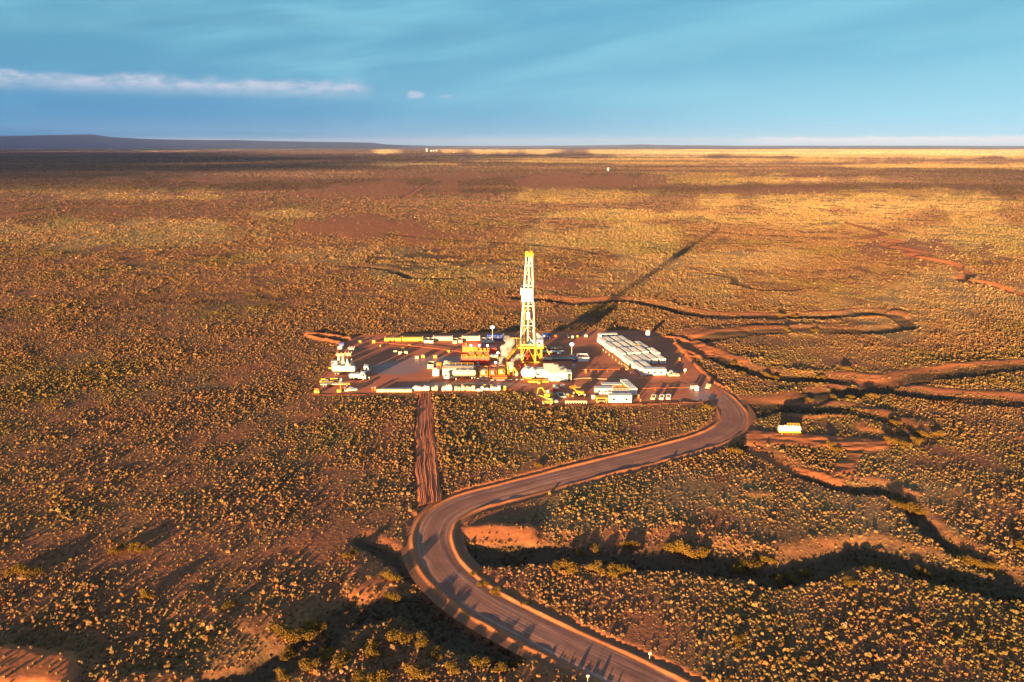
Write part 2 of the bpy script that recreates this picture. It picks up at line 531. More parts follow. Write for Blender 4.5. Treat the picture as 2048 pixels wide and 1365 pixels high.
def lamp_mat():
    m = bpy.data.materials.new('lit lamp glass')
    m.use_nodes = True
    b = m.node_tree.nodes['Principled BSDF']
    b.inputs['Base Color'].default_value = (0.8, 0.8, 0.8, 1)
    b.inputs['Emission Color'].default_value = (0.75, 0.82, 1.0, 1)
    b.inputs['Emission Strength'].default_value = 1.4
    return m


LAMP = lamp_mat()


# ------------------------------------------------------------------ object helpers
class MB:
    def __init__(s):
        s.v, s.f = [], []

    def add(s, vs, fs):
        k = len(s.v)
        s.v += [tuple(p) for p in vs]
        s.f += [tuple(i + k for i in q) for q in fs]
        return s

    def box(s, x0, x1, y0, y1, z0, z1):
        v = [(x0, y0, z0), (x1, y0, z0), (x1, y1, z0), (x0, y1, z0), (x0, y0, z1), (x1, y0, z1), (x1, y1, z1), (x0, y1, z1)]
        return s.add(v, [(0, 3, 2, 1), (4, 5, 6, 7), (0, 1, 5, 4), (1, 2, 6, 5), (2, 3, 7, 6), (3, 0, 4, 7)])

    def cbox(s, cx, cy, z0, lx, ly, lz):
        return s.box(cx - lx / 2, cx + lx / 2, cy - ly / 2, cy + ly / 2, z0, z0 + lz)

    def bbox(s, x0, x1, y0, y1, z0, z1, b=0.12):
        """box with chamfered vertical and top edges"""
        def ring(i, z):
            return [(x0 + i + b, y0 + i, z), (x1 - i - b, y0 + i, z), (x1 - i, y0 + i + b, z), (x1 - i, y1 - i - b, z),
                    (x1 - i - b, y1 - i, z), (x0 + i + b, y1 - i, z), (x0 + i, y1 - i - b, z), (x0 + i, y0 + i + b, z)]
        v = ring(0, z0) + ring(0, z1 - b) + ring(b, z1)
        f = [tuple(range(7, -1, -1)), tuple(range(16, 24))]
        for k in (0, 8):
            for i in range(8):
                f.append((k + i, k + (i + 1) % 8, k + 8 + (i + 1) % 8, k + 8 + i))
        return s.add(v, f)

    def tube(s, p0, p1, r0, r1=None, n=8):
        r1 = r0 if r1 is None else r1
        p0, p1 = Vector(p0), Vector(p1)
        q = (p1 - p0).to_track_quat('Z', 'Y')
        v = []
        for p, r in ((p0, r0), (p1, r1)):
            for i in range(n):
                a = 2 * math.pi * (i + 0.5) / n
                v.append(p + q @ Vector((r * math.cos(a), r * math.sin(a), 0)))
        f = [tuple(range(n - 1, -1, -1)), tuple(range(n, 2 * n))]
        for i in range(n):
            f.append((i, (i + 1) % n, n + (i + 1) % n, n + i))
        return s.add(v, f)

    def bar(s, p0, p1, w):
        return s.tube(p0, p1, w * 0.7071, None, 4)

    def lathe(s, axis_o, axis_d, prof, n=16):
        """prof: (distance along the axis, radius)"""
        o, d = Vector(axis_o), Vector(axis_d).normalized()
        q = d.to_track_quat('Z', 'Y')
        v = []
        for a, r in prof:
            for i in range(n):
                t = 2 * math.pi * i / n
                v.append(o + d * a + q @ Vector((r * math.cos(t), r * math.sin(t), 0)))
        f = [tuple(range(n - 1, -1, -1)), tuple(range(n * (len(prof) - 1), n * len(prof)))]
        for k in range(len(prof) - 1):
            for i in range(n):
                f.append((k * n + i, k * n + (i + 1) % n, (k + 1) * n + (i + 1) % n, (k + 1) * n + i))
        return s.add(v, f)

    def prism(s, prof, y0, y1):
        """profile in x,z extruded along y"""
        n = len(prof)
        v = [(x, y0, z) for x, z in prof] + [(x, y1, z) for x, z in prof]
        f = [tuple(range(n)), tuple(range(2 * n - 1, n - 1, -1))]
        for i in range(n):
            f.append((i, i + n, (i + 1) % n + n, (i + 1) % n))
        return s.add(v, f)

    def build(s, name, mat, parent=None, smooth=False):
        me = bpy.data.meshes.new(name)
        me.from_pydata(s.v, [], s.f)
        me.update()
        bm = bmesh.new()
        bm.from_mesh(me)
        bmesh.ops.recalc_face_normals(bm, faces=bm.faces)
        bm.to_mesh(me)
        bm.free()
        if smooth:
            me.polygons.foreach_set('use_smooth', [True] * len(me.polygons))
        me.materials.append(mat)
        o = bpy.data.objects.new(name, me)
        C.objects.link(o)
        if parent is not None:
            o.parent = parent
        return o


def tag(o, label, cat, group=None, kind=None):
    o['label'] = label
    o['category'] = cat
    if group:
        o['group'] = group
    if kind:
        o['kind'] = kind
    return o


def thing(name, label, cat, loc, rotz=0.0, group=None):
    o = bpy.data.objects.new(name, None)
    o.empty_display_size = 0.5
    C.objects.link(o)
    o.location = (loc[0], loc[1], loc[2] if len(loc) > 2 else 0.0)
    o.rotation_euler = (0, 0, rotz)
    return tag(o, label, cat, group)


def copy_tree(o, parent=None):
    c = o.copy()
    C.objects.link(c)
    if parent is not None:
        c.parent = parent
    for ch in list(o.children):
        copy_tree(ch, c)
    return c


def dup(o, loc, rotz, label, group=None, scale=None):
    c = copy_tree(o)
    c.location = (loc[0], loc[1], loc[2] if len(loc) > 2 else 0.0)
    c.rotation_euler = (0, 0, rotz)
    c['label'] = label
    if group:
        c['group'] = group
    if scale is not None:
        c.scale = scale if isinstance(scale, tuple) else (scale,) * 3
    return c


ORD = ['first', 'second', 'third', 'fourth', 'fifth', 'sixth', 'seventh', 'eighth', 'ninth', 'tenth', 'eleventh', 'twelfth', 'thirteenth',
       'fourteenth', 'fifteenth', 'sixteenth', 'seventeenth', 'eighteenth', 'nineteenth', 'twentieth', 'twenty first', 'twenty second',
       'twenty third', 'twenty fourth', 'twenty fifth', 'twenty sixth', 'twenty seventh', 'twenty eighth', 'twenty ninth', 'thirtieth']


# ------------------------------------------------------------------ ground sheet
def graded(lo_far, lo, hi, hi_far, step, g=1.035):
    c = list(np.arange(lo, hi, step))
    a, s = hi, step
    up = []
    while a < hi_far:
        up.append(a)
        s = min(s * g, 1500)
        a += s
    up.append(hi_far)
    a, s = lo, step
    dn = []
    while True:
        s = min(s * g, 1500)
        a -= s
        if a < lo_far:
            break
        dn.append(a)
    dn.append(lo_far)
    return np.array(dn[::-1] + c + up)


def mesh_grid(name, X, Y, Z, mat):
    ny, nx = X.shape
    me = bpy.data.meshes.new(name)
    me.vertices.add(nx * ny)
    co = np.empty((nx * ny, 3), np.float32)
    co[:, 0], co[:, 1], co[:, 2] = X.ravel(), Y.ravel(), Z.ravel()
    me.vertices.foreach_set('co', co.ravel())
    i = np.arange(nx * ny).reshape(ny, nx)
    q = np.stack([i[:-1, :-1], i[:-1, 1:], i[1:, 1:], i[1:, :-1]], -1).reshape(-1, 4)
    me.loops.add(q.size)
    me.loops.foreach_set('vertex_index', q.ravel().astype(np.int32))
    me.polygons.add(len(q))
    me.polygons.foreach_set('loop_start', (np.arange(len(q)) * 4).astype(np.int32))
    me.polygons.foreach_set('use_smooth', np.ones(len(q), bool))
    me.update(calc_edges=True)
    me.materials.append(mat)
    o = bpy.data.objects.new(name, me)
    C.objects.link(o)
    return o


SOIL_RED = (0.30, 0.105, 0.050)
SOIL_DARK = (0.21, 0.078, 0.046)


def ground_mat():
    m = bpy.data.materials.new('steppe soil')
    m.use_nodes = True
    N = NT(m.node_tree)
    b = m.node_tree.nodes['Principled BSDF']
    geo = N.n('ShaderNodeNewGeometry')
    P = geo.outputs['Position']
    at = N.n('ShaderNodeAttribute')
    at.attribute_name = 'cover'
    sp = N.n('ShaderNodeSeparateColor')
    N.l(at.outputs['Color'], sp.inputs[0])
    bare, ochre, dark = sp.outputs[0], sp.outputs[1], sp.outputs[2]
    fine = N.noise(P, 0.8, 4.0, 0.65)
    mid = N.noise(P, 0.03, 4.0, 0.6)
    big = N.noise(P, 0.0035, 4.0, 0.55)
    scrub = N.mix(N.ramp(fine, 0.35, 0.65), SOIL_DARK, (0.27, 0.105, 0.055))
    olive = N.mix(N.ramp(fine, 0.4, 0.62), (0.13, 0.070, 0.038), (0.22, 0.125, 0.055))
    base = N.mix(N.ramp(mid, 0.40, 0.62), scrub, olive)
    far_red = N.mix(N.ramp(fine, 0.35, 0.7), (0.19, 0.085, 0.050), (0.26, 0.12, 0.065))
    base = N.mix(N.ramp(big, 0.50, 0.66), base, far_red)
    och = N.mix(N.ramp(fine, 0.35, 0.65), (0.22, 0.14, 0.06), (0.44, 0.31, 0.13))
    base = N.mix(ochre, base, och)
    base = N.mix(N.math('MULTIPLY', dark, 0.8), base, (0.07, 0.045, 0.03))  # dark clumps, and gully shade painted as near black soil
    soil = N.mix(N.ramp(fine, 0.3, 0.7), (0.32, 0.105, 0.045), (0.46, 0.155, 0.065))
    base = N.mix(bare, base, soil)
    N.l(base, b.inputs['Base Color'])
    b.inputs['Roughness'].default_value = 0.95
    b.inputs['Specular IOR Level'].default_value = 0.1
    bp = N.n('ShaderNodeBump')
    bp.inputs['Distance'].default_value = 0.35
    N._set(bp.inputs['Strength'], N.ramp(bare, 0.0, 1.0, 0.55, 0.22))
    N.l(N.noise(P, 0.9, 3.0, 0.6), bp.inputs['Height'])
    # far out the plain is covered by scrub too small to build: its rough relief catches the low sun
    nz = N.n('ShaderNodeTexNoise')
    nz.inputs['Scale'].default_value = 0.06
    nz.inputs['Detail'].default_value = 4.0
    N.l(P, nz.inputs['Vector'])
    vs = N.n('ShaderNodeVectorMath')
    vs.operation = 'SUBTRACT'
    N.l(nz.outputs['Color'], vs.inputs[0])
    vs.inputs[1].default_value = (0.5, 0.5, 0.5)
    sc = N.n('ShaderNodeVectorMath')
    sc.operation = 'SCALE'
    N.l(vs.outputs[0], sc.inputs[0])
    N._set(sc.inputs['Scale'], N.math('MULTIPLY', at.outputs['Alpha'], 9.0))
    ad = N.n('ShaderNodeVectorMath')
    ad.operation = 'ADD'
    N.l(bp.outputs[0], ad.inputs[0])
    N.l(sc.outputs[0], ad.inputs[1])
    nn = N.n('ShaderNodeVectorMath')
    nn.operation = 'NORMALIZE'
    N.l(ad.outputs[0], nn.inputs[0])
    N.l(nn.outputs[0], b.inputs['Normal'])
    return m


def build_ground():
    gx = graded(-45000, -300, 330, 45000, 1.0, 1.03)
    gy = graded(-3000, 95, 430, 42000, 0.9, 1.016)
    X, Y = np.meshgrid(gx, gy)
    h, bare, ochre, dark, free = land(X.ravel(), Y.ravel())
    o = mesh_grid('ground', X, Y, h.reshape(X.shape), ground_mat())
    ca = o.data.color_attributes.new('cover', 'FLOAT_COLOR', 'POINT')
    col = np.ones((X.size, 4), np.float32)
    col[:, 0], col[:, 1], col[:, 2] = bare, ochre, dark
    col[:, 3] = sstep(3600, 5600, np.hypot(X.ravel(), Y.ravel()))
    ca.data.foreach_set('color', col.ravel())
    tag(o, 'red brown steppe plain stretching to the horizon', 'ground', None, 'structure')
    print('ground verts', X.size)


build_ground()


# ------------------------------------------------------------------ road, pad, furrowed strip
def road_mat():
    m = bpy.data.materials.new('graded dirt road')
    m.use_nodes = True
    N = NT(m.node_tree)
    b = m.node_tree.nodes['Principled BSDF']
    uv = N.n('ShaderNodeUVMap')
    uv.uv_map = 'across'
    sp = N.n('ShaderNodeSeparateXYZ')
    N.l(uv.outputs[0], sp.inputs[0])
    s, a = sp.outputs[0], sp.outputs[1]       # metres along, metres across
    geo = N.n('ShaderNodeNewGeometry')
    P = geo.outputs['Position']
    fine = N.noise(P, 1.2, 4.0, 0.65)
    tracks = N.noise(N.comb(N.math('MULTIPLY', s, 0.012), N.math('MULTIPLY', a, 1.25), 2.0), 1.0, 4.0, 0.6)
    lane = N.math('ABSOLUTE', a)
    c = N.mix(N.ramp(fine, 0.3, 0.7), (0.25, 0.108, 0.078), (0.32, 0.138, 0.098))
    patch = N.noise(P, 0.09, 4.0, 0.65)
    c = N.mix(N.math('MULTIPLY', N.ramp(patch, 0.40, 0.62), 0.55), c, (0.20, 0.088, 0.062))
    c = N.mix(N.math('MULTIPLY', N.ramp(tracks, 0.48, 0.66), N.ramp(patch, 0.65, 0.35, 0.25, 0.85)), c, (0.55, 0.29, 0.22))
    c = N.mix(N.math('MULTIPLY', N.ramp(tracks, 0.46, 0.30), 0.6), c, (0.20, 0.09, 0.07))
    bank = N.ramp(N.math('ADD', lane, N.math('MULTIPLY', fine, 0.8)), ROAD_HW + 0.0, ROAD_HW + 0.7)
    soil = N.mix(N.ramp(fine, 0.3, 0.7), (0.34, 0.11, 0.045), (0.46, 0.165, 0.065))
    c = N.mix(bank, c, soil)
    c = N.mix(N.ramp(N.math('ADD', lane, fine), 6.0, 7.0), c, (0.24, 0.095, 0.05))
    N.l(c, b.inputs['Base Color'])
    b.inputs['Roughness'].default_value = 0.85
    b.inputs['Specular IOR Level'].default_value = 0.25
    bp = N.n('ShaderNodeBump')
    bp.inputs['Distance'].default_value = 0.12
    bp.inputs['Strength'].default_value = 0.35
    N.l(N.math('ADD', tracks, N.math('MULTIPLY', fine, 0.4)), bp.inputs['Height'])
    N.l(bp.outputs[0], b.inputs['Normal'])
    return m


def build_road():
    c = ROAD_C
    t = np.gradient(c, axis=0)
    t /= np.linalg.norm(t, axis=1)[:, None]
    nrm = np.c_[-t[:, 1], t[:, 0]]
    s = np.r_[0, np.cumsum(np.hypot(*np.diff(c, axis=0).T))]
    offs = np.r_[-8.2, -7.4, -6.9, -6.5, -6.1, -5.7, -5.3, np.linspace(-4.9, 4.9, 43), 5.3, 5.7, 6.1, 6.5, 6.9, 7.4, 8.2]
    X = c[:, 0:1] + nrm[:, 0:1] * offs
    Y = c[:, 1:2] + nrm[:, 1:2] * offs
    A = np.abs(offs)[None, :] + 0 * X
    edge = ROAD_HW + 0.9 * fbm(X, Y, 8, 3)
    Z = -0.16 + 0.10 * (1 - (A / 4.9) ** 2).clip(0)
    S_ = s[:, None] + 0 * X
    Z = Z + 0.07 * fbm(S_ * 0.035, offs[None, :] + 0 * X, 0.9, 3) + 0.05 * fbm(X, Y, 1.6, 3)
    away = np.sign(offs)[None, :] * (nrm[:, 0:1] * math.sin(SUN_AZ) + nrm[:, 1:2] * math.cos(SUN_AZ))
    berm = (0.14 + 0.12 * sstep(-0.2, 0.6, away) + 0.75 * fbm(X, Y, 5, 4)).clip(-0.02)
    up = sstep(edge, edge + 0.95, A)
    dn = sstep(5.1, 6.1, A)
    Z = Z * (1 - up) + berm * up
    Z = Z * (1 - dn) + dn * (-0.12)
    # run level into the pad
    endk = sstep(22, 4, s[-1] - s)[:, None]
    Z = Z * (1 - endk) + endk * (-0.03)
    o = mesh_grid('road', X, Y, Z, road_mat())
    uvl = o.data.uv_layers.new(name='across')
    li = np.empty(len(o.data.loops), np.int32)
    o.data.loops.foreach_get('vertex_index', li)
    U = np.c_[(s[:, None] + 0 * X).ravel(), (offs[None, :] + 0 * X).ravel()].astype(np.float32)
    uvl.data.foreach_set('uv', U[li].ravel())
    tag(o, 'graded dirt access road curving up to the drilling pad', 'road', None, 'structure')


build_road()


def pad_mat():
    m = bpy.data.materials.new('compacted pad soil')
    m.use_nodes = True
    N = NT(m.node_tree)
    b = m.node_tree.nodes['Principled BSDF']
    geo = N.n('ShaderNodeNewGeometry')
    P = geo.outputs['Position']
    sp = N.n('ShaderNodeSeparateXYZ')
    N.l(P, sp.inputs[0])
    x, y = sp.outputs[0], sp.outputs[1]
    fine = N.noise(P, 1.0, 4.0, 0.65)
    mid = N.noise(P, 0.06, 4.0, 0.6)
    track = N.noise(N.comb(N.math('ADD', N.math('MULTIPLY', x, 0.02), N.math('MULTIPLY', y, 0.02)), N.math('SUBTRACT', N.math('MULTIPLY', y, 0.5), N.math('MULTIPLY', x, 0.13)), 0.0), 1.0, 4.0, 0.6, distort=0.6)
    c = N.mix(N.ramp(fine, 0.3, 0.7), (0.40, 0.120, 0.058), (0.52, 0.155, 0.075))
    c = N.mix(N.math('MULTIPLY', N.ramp(mid, 0.42, 0.66), 0.5), c, (0.30, 0.092, 0.052))
    c = N.mix(N.math('MULTIPLY', N.ramp(track, 0.5, 0.68), 0.45), c, (0.58, 0.21, 0.11))
    # damp ground where mud was washed out
    damp = None
    for (px, py, rx, ry) in ((800, 735, 15, 13), (850, 725, 14, 11), (905, 722, 16, 9), (930, 770, 30, 4), (1402, 790, 6, 16)):
        cx, cy = G(px, py)
        dx = N.math('DIVIDE', N.math('SUBTRACT', x, cx), rx)
        dy = N.math('DIVIDE', N.math('SUBTRACT', y, cy), ry)
        d = N.math('ADD', N.math('MULTIPLY', dx, dx), N.math('MULTIPLY', dy, dy))
        d = N.math('ADD', d, N.math('MULTIPLY', N.math('SUBTRACT', track, 0.5), 4.0))
        k = N.ramp(d, 1.1, 0.25)
        damp = k if damp is None else N.math('MAXIMUM', damp, k)
    c = N.mix(N.math('MULTIPLY', damp, 0.85), c, (0.27, 0.15, 0.135))
    N.l(c, b.inputs['Base Color'])
    N._set(b.inputs['Roughness'], N.ramp(damp, 0.0, 1.0, 0.9, 0.42))
    b.inputs['Specular IOR Level'].default_value = 0.3
    bp = N.n('ShaderNodeBump')
    bp.inputs['Distance'].default_value = 0.07
    bp.inputs['Strength'].default_value = 0.3
    N.l(N.math('ADD', track, N.math('MULTIPLY', fine, 0.5)), bp.inputs['Height'])
    N.l(bp.outputs[0], b.inputs['Normal'])
    return m


def build_pad():
    bm = bmesh.new()
    ring = resample(np.vstack([PAD, PAD[:1]]), 3.0)[:-1]
    top = [bm.verts.new((x + fbm(np.array([x]), np.array([y]), 7, 2)[0] * 2.0, y + fbm(np.array([x + 50]), np.array([y]), 7, 2)[0] * 2.0, 0.0)) for x, y in ring]
    bot = [bm.verts.new((v.co.x, v.co.y, -0.45)) for v in top]
    f = bm.faces.new(top)
    n = len(top)
    for i in range(n):
        bm.faces.new((top[i], bot[i], bot[(i + 1) % n], top[(i + 1) % n]))
    bmesh.ops.recalc_face_normals(bm, faces=bm.faces)
    if f.normal.z < 0:
        bmesh.ops.reverse_faces(bm, faces=bm.faces)
    bmesh.ops.triangulate(bm, faces=[f])
    me = bpy.data.meshes.new('pad')
    bm.to_mesh(me)
    bm.free()
    me.materials.append(pad_mat())
    o = bpy.data.objects.new('pad', me)
    C.objects.link(o)
    tag(o, 'levelled red brown earth pad under the drilling site', 'pad', None, 'structure')


build_pad()


def build_strip():
    n, mcols = 60, 110
    L = resample(STRIP_L, 0.1)
    Rr = resample(STRIP_R, 0.1)
    li = L[np.linspace(0, len(L) - 1, n).astype(int)]
    ri = Rr[np.linspace(0, len(Rr) - 1, n).astype(int)]
    a = np.linspace(0, 1, mcols)[None, :]
    wob = np.linspace(0, 1, n)[:, None]
    li = li + 0.9 * np.c_[fbm(li[:, 0] * 0, li[:, 1], 9, 3) * 2, li[:, 0] * 0]
    ri = ri + 0.9 * np.c_[fbm(ri[:, 0] * 0 + 77, ri[:, 1], 9, 3) * 2, ri[:, 0] * 0]
    X = li[:, 0:1] * (1 - a) + ri[:, 0:1] * a
    Y = li[:, 1:2] * (1 - a) + ri[:, 1:2] * a
    wid = np.hypot(*(ri - li).T)[:, None]
    ph = (a - 0.5) * 10.5 / 0.72 * 2 * np.pi + fbm(X, Y, 18, 3) * 5.0
    gro = fbm(a * 11.0 + 0 * X, Y * 0.035, 0.62, 3) * 2.0 + 0.35 * np.sin(ph)
    Z = 0.34 + 0.26 * gro * (0.25 + 2.4 * np.abs(fbm(X, Y * 0.3, 5, 3))) + 0.18 * fbm(X, Y, 8, 3)
    # deep trench on the left side
    side = 1 - sstep(0.0, 0.16, a + 0 * X)
    Z = Z - 0.75 * side
    edge = np.minimum(a, 1 - a) + 0 * X
    Z = np.where(edge < 0.012, -0.3, Z)
    m = bpy.data.materials.new('raked red earth')
    m.use_nodes = True
    N = NT(m.node_tree)
    b = m.node_tree.nodes['Principled BSDF']
    geo = N.n('ShaderNodeNewGeometry')
    f = N.noise(geo.outputs['Position'], 1.1, 4.0, 0.65)
    N.l(N.mix(N.ramp(f, 0.3, 0.7), (0.32, 0.090, 0.040), (0.46, 0.135, 0.055)), b.inputs['Base Color'])
    b.inputs['Roughness'].default_value = 0.95
    o = mesh_grid('furrowed_strip', X, Y, Z, m)
    tag(o, 'strip of raked furrows in bare red earth below the pad', 'bare strip', None, 'structure')


build_strip()


# ------------------------------------------------------------------ far hills
def build_hills():
    m = bpy.data.materials.new('far hill haze blue')
    m.use_nodes = True
    N = NT(m.node_tree)
    b = m.node_tree.nodes['Principled BSDF']
    geo = N.n('ShaderNodeNewGeometry')
    f = N.noise(geo.outputs['Position'], 0.002, 5.0, 0.6)
    N.l(N.mix(f, (0.018, 0.03, 0.09), (0.035, 0.05, 0.13)), b.inputs['Base Color'])  # blue of the distant haze put into the base colour
    b.inputs['Roughness'].default_value = 1.0
    prof = [(-900, 276), (-500, 272), (-250, 275), (0, 272.5), (60, 272), (130, 270), (185, 269), (225, 274.5), (290, 278), (360, 280), (470, 281), (560, 283), (680, 285), (740, 285.5), (775, 289.5),
            (860, 292.3), (980, 292.5), (1080, 292), (1180, 291.2), (1280, 289.5), (1360, 291), (1480, 292), (1560, 292.3), (1760, 292), (2048, 292.3), (2600, 292), (3000, 292.5)]
    Yd = 20000.0
    n = 420
    xs = np.linspace(-900, 3000, n)
    ys = np.interp(xs, [p[0] for p in prof], [p[1] for p in prof])
    v = (ys - 682.5) / FPX
    crest = CAM_H - Yd * (SP + v * CP) / (CP - v * SP)
    depth = Yd * CP
    Xc = (xs - 1024) / FPX * depth
    crest = crest + 14 * fbm(Xc, Xc * 0, 700, 4)
    offs = np.array([-2400, -1700, -1100, -500, 0, 600, 1500, 2800.0])
    hk = np.array([-0.12, 0.25, 0.52, 0.82, 1.0, 0.8, 0.35, -0.1])
    X = np.repeat(Xc[None, :], len(offs), 0)
    Y = Yd + offs[:, None] + 0 * X
    Z = hk[:, None] * crest[None, :] + 40 * fbm(X, Y, 1500, 4) * (np.abs(hk) < 0.95)[:, None]
    o = mesh_grid('hills', X, Y, Z, m)
    tag(o, 'low blue hills along the far horizon', 'hills', None, 'structure')


build_hills()


# ------------------------------------------------------------------ scrub
def leaf_mat(name, a, bcol, instancer=True):
    m = bpy.data.materials.new(name)
    m.use_nodes = True
    N = NT(m.node_tree)
    b = m.node_tree.nodes['Principled BSDF']
    geo = N.n('ShaderNodeNewGeometry')
    f = N.noise(geo.outputs['Position'], 2.2, 3.0, 0.6)
    c = N.mix(N.ramp(f, 0.3, 0.7), a, bcol)
    if instancer:
        at = N.n('ShaderNodeAttribute')
        at.attribute_type = 'INSTANCER'
        at.attribute_name = 'tint'
        c = N.mix(1.0, c, at.outputs['Color'], 'MULTIPLY')
    else:
        oi = N.n('ShaderNodeObjectInfo')
        c = N.mix(N.math('MULTIPLY', oi.outputs['Random'], 0.5), c, (0.085, 0.055, 0.012))
    N.l(c, b.inputs['Base Color'])
    b.inputs['Roughness'].default_value = 0.9
    b.inputs['Specular IOR Level'].default_value = 0.1
    return m


SCRUB = leaf_mat('dry scrub leaves', (0.118, 0.077, 0.031), (0.200, 0.133, 0.058))


def scrub_mesh(seed, form=0):
    rs = random.Random(seed)
    bm = bmesh.new()
    spread = (1.0, 2.1, 1.3)[form]
    for k in range((rs.choice((2, 3, 3, 4)), rs.choice((6, 7, 8)), 3)[form]):
        r = (rs.uniform(0.22, 0.40), rs.uniform(0.11, 0.25), rs.uniform(0.10, 0.2))[form]
        ox, oy = rs.uniform(-0.28, 0.28) * spread, rs.uniform(-0.22, 0.22) * spread
        res = bmesh.ops.create_icosphere(bm, subdivisions=2, radius=r)
        for v in res['verts']:
            p = v.co
            j = 1 + rs.uniform(-0.30, 0.38)
            v.co = Vector((p.x * j + ox, p.y * j + oy, max(-0.08, p.z * j * rs.uniform(0.8, 1.2) + r * 0.55)))
    if form == 2:
        # open twiggy bush: a fan of thin blades
        for k in range(46):
            a, t = rs.uniform(0, 6.28), rs.uniform(0.15, 1.1)
            d = Vector((math.cos(a) * math.sin(t), math.sin(a) * math.sin(t), math.cos(t)))
            l = rs.uniform(0.35, 0.72)
            o = Vector((rs.uniform(-.15, .15), rs.uniform(-.15, .15), 0))
            sd = d.orthogonal().normalized() * rs.uniform(0.03, 0.07)
            q = [bm.verts.new(o - sd * 0.4), bm.verts.new(o + d * l * 0.7 + sd * 1.3), bm.verts.new(o + d * l), bm.verts.new(o + d * l * 0.7 - sd * 1.3)]
            bm.faces.new(q)
    me = bpy.data.meshes.new('scrub clump')
    bm.to_mesh(me)
    bm.free()
    me.materials.append(SCRUB)
    return me


def scrub_points():
    rs = np.random.RandomState(3)
    out = []

    def grid(y0, y1, cell, keep):
        """jittered rows of points; cell grows with distance"""
        y = y0
        xs, ys, cs = [], [], []
        while y < y1:
            c = cell(y)
            hw = max(250.0, y * 0.92 + 80)
            n = int(2 * hw / c)
            x = -hw + (np.arange(n) + rs.rand(n)) * c
            xs.append(x)
            ys.append(y + (rs.rand(n) - 0.5) * 1.6 * c)
            cs.append(np.full(n, c))
            y += c
        return np.concatenate(xs), np.concatenate(ys), np.concatenate(cs)

    x, y, c = grid(70, 13500, lambda q: max(0.80, q / 430.0), 1)
    h, bare, ochre, dark, free = land(x, y)
    clump = fbm(x, y, 26, 3)
    px, py = project(x, y)
    keep = rs.rand(x.size)
    clump = clump + 0.8 * fbm(x + 9, y + 3, 9, 2)
    prob = 0.88 + 1.35 * clump
    prob = prob * np.clip(1 - (0.90 + 0.09 * sstep(600, 800, y)) * bare, 0, 1) ** (1 + sstep(600, 800, y)) * (1 - free)
    left = sstep(150, -500, x / np.maximum(1, y / 500)) 
    prob = prob * (1 - 0.12 * left)
    prob = np.where(free > 0.5, 0, prob)
    prob = np.where((dark > 0.6) & (y < 260), prob * 0.6, prob)
    prob = np.where(dark > 0.6, np.maximum(prob, np.where(y < 260, 0.5, 0.45) * (free < 0.3)), prob)
    far_thin = 1 - 0.35 * sstep(500, 2500, y)
    m = keep < prob * far_thin
    x, y, c, h, ochre, dark, bare, clump, left = [q[m] for q in (x, y, c, h, ochre, dark, bare, clump, left)]
    n = x.size
    size = (0.42 + 0.58 * rs.rand(n) + 0.9 * rs.rand(n) ** 8) * (1 + 0.9 * clump)
    lod = np.clip(c / 1.5, 0.56, 24)
    size = size * (1 - 0.45 * (dark > 0.6) * (y < 750) * (y > 260))
    sx = size * 1.12 * lod
    sz = size * (0.85 + 0.45 * rs.rand(n)) * lod ** 0.62
    tone = 0.72 + 0.65 * rs.rand(n)
    hue = rs.rand(n)
    tint = np.ones((n, 4), np.float32)
    green = sstep(0.0, 0.30, fbm(x, y, 60, 2) + 0.25 * (hue - 0.5))
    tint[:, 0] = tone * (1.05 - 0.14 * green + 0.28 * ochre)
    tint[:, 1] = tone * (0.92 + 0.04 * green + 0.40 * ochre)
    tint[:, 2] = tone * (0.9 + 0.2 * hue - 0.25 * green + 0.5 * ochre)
    tint[:, :3] *= (1 - 0.6 * dark)[:, None]  # dark growth, and gully shade put into the scrub tint
    # wide bands of lighter and darker scrub tint far out
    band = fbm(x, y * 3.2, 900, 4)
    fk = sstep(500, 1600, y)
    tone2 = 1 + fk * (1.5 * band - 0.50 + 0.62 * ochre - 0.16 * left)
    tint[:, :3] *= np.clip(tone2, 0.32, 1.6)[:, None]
    gold = (sstep(4500, 7500, y) * ochre)[:, None]  # glow of the far right horizon put into the scrub tint
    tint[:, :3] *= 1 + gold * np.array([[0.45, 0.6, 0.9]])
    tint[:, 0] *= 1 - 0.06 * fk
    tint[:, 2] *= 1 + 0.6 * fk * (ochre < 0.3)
    rust = rs.rand(n) < 0.15 + 0.35 * left
    tint[rust, :3] *= np.array([1.05, 0.78, 0.75])
    pale = rs.rand(n) < 0.10
    tint[pale, :3] *= np.array([1.5, 1.45, 1.6])
    return x, y, h, sx, sz, tint, rs


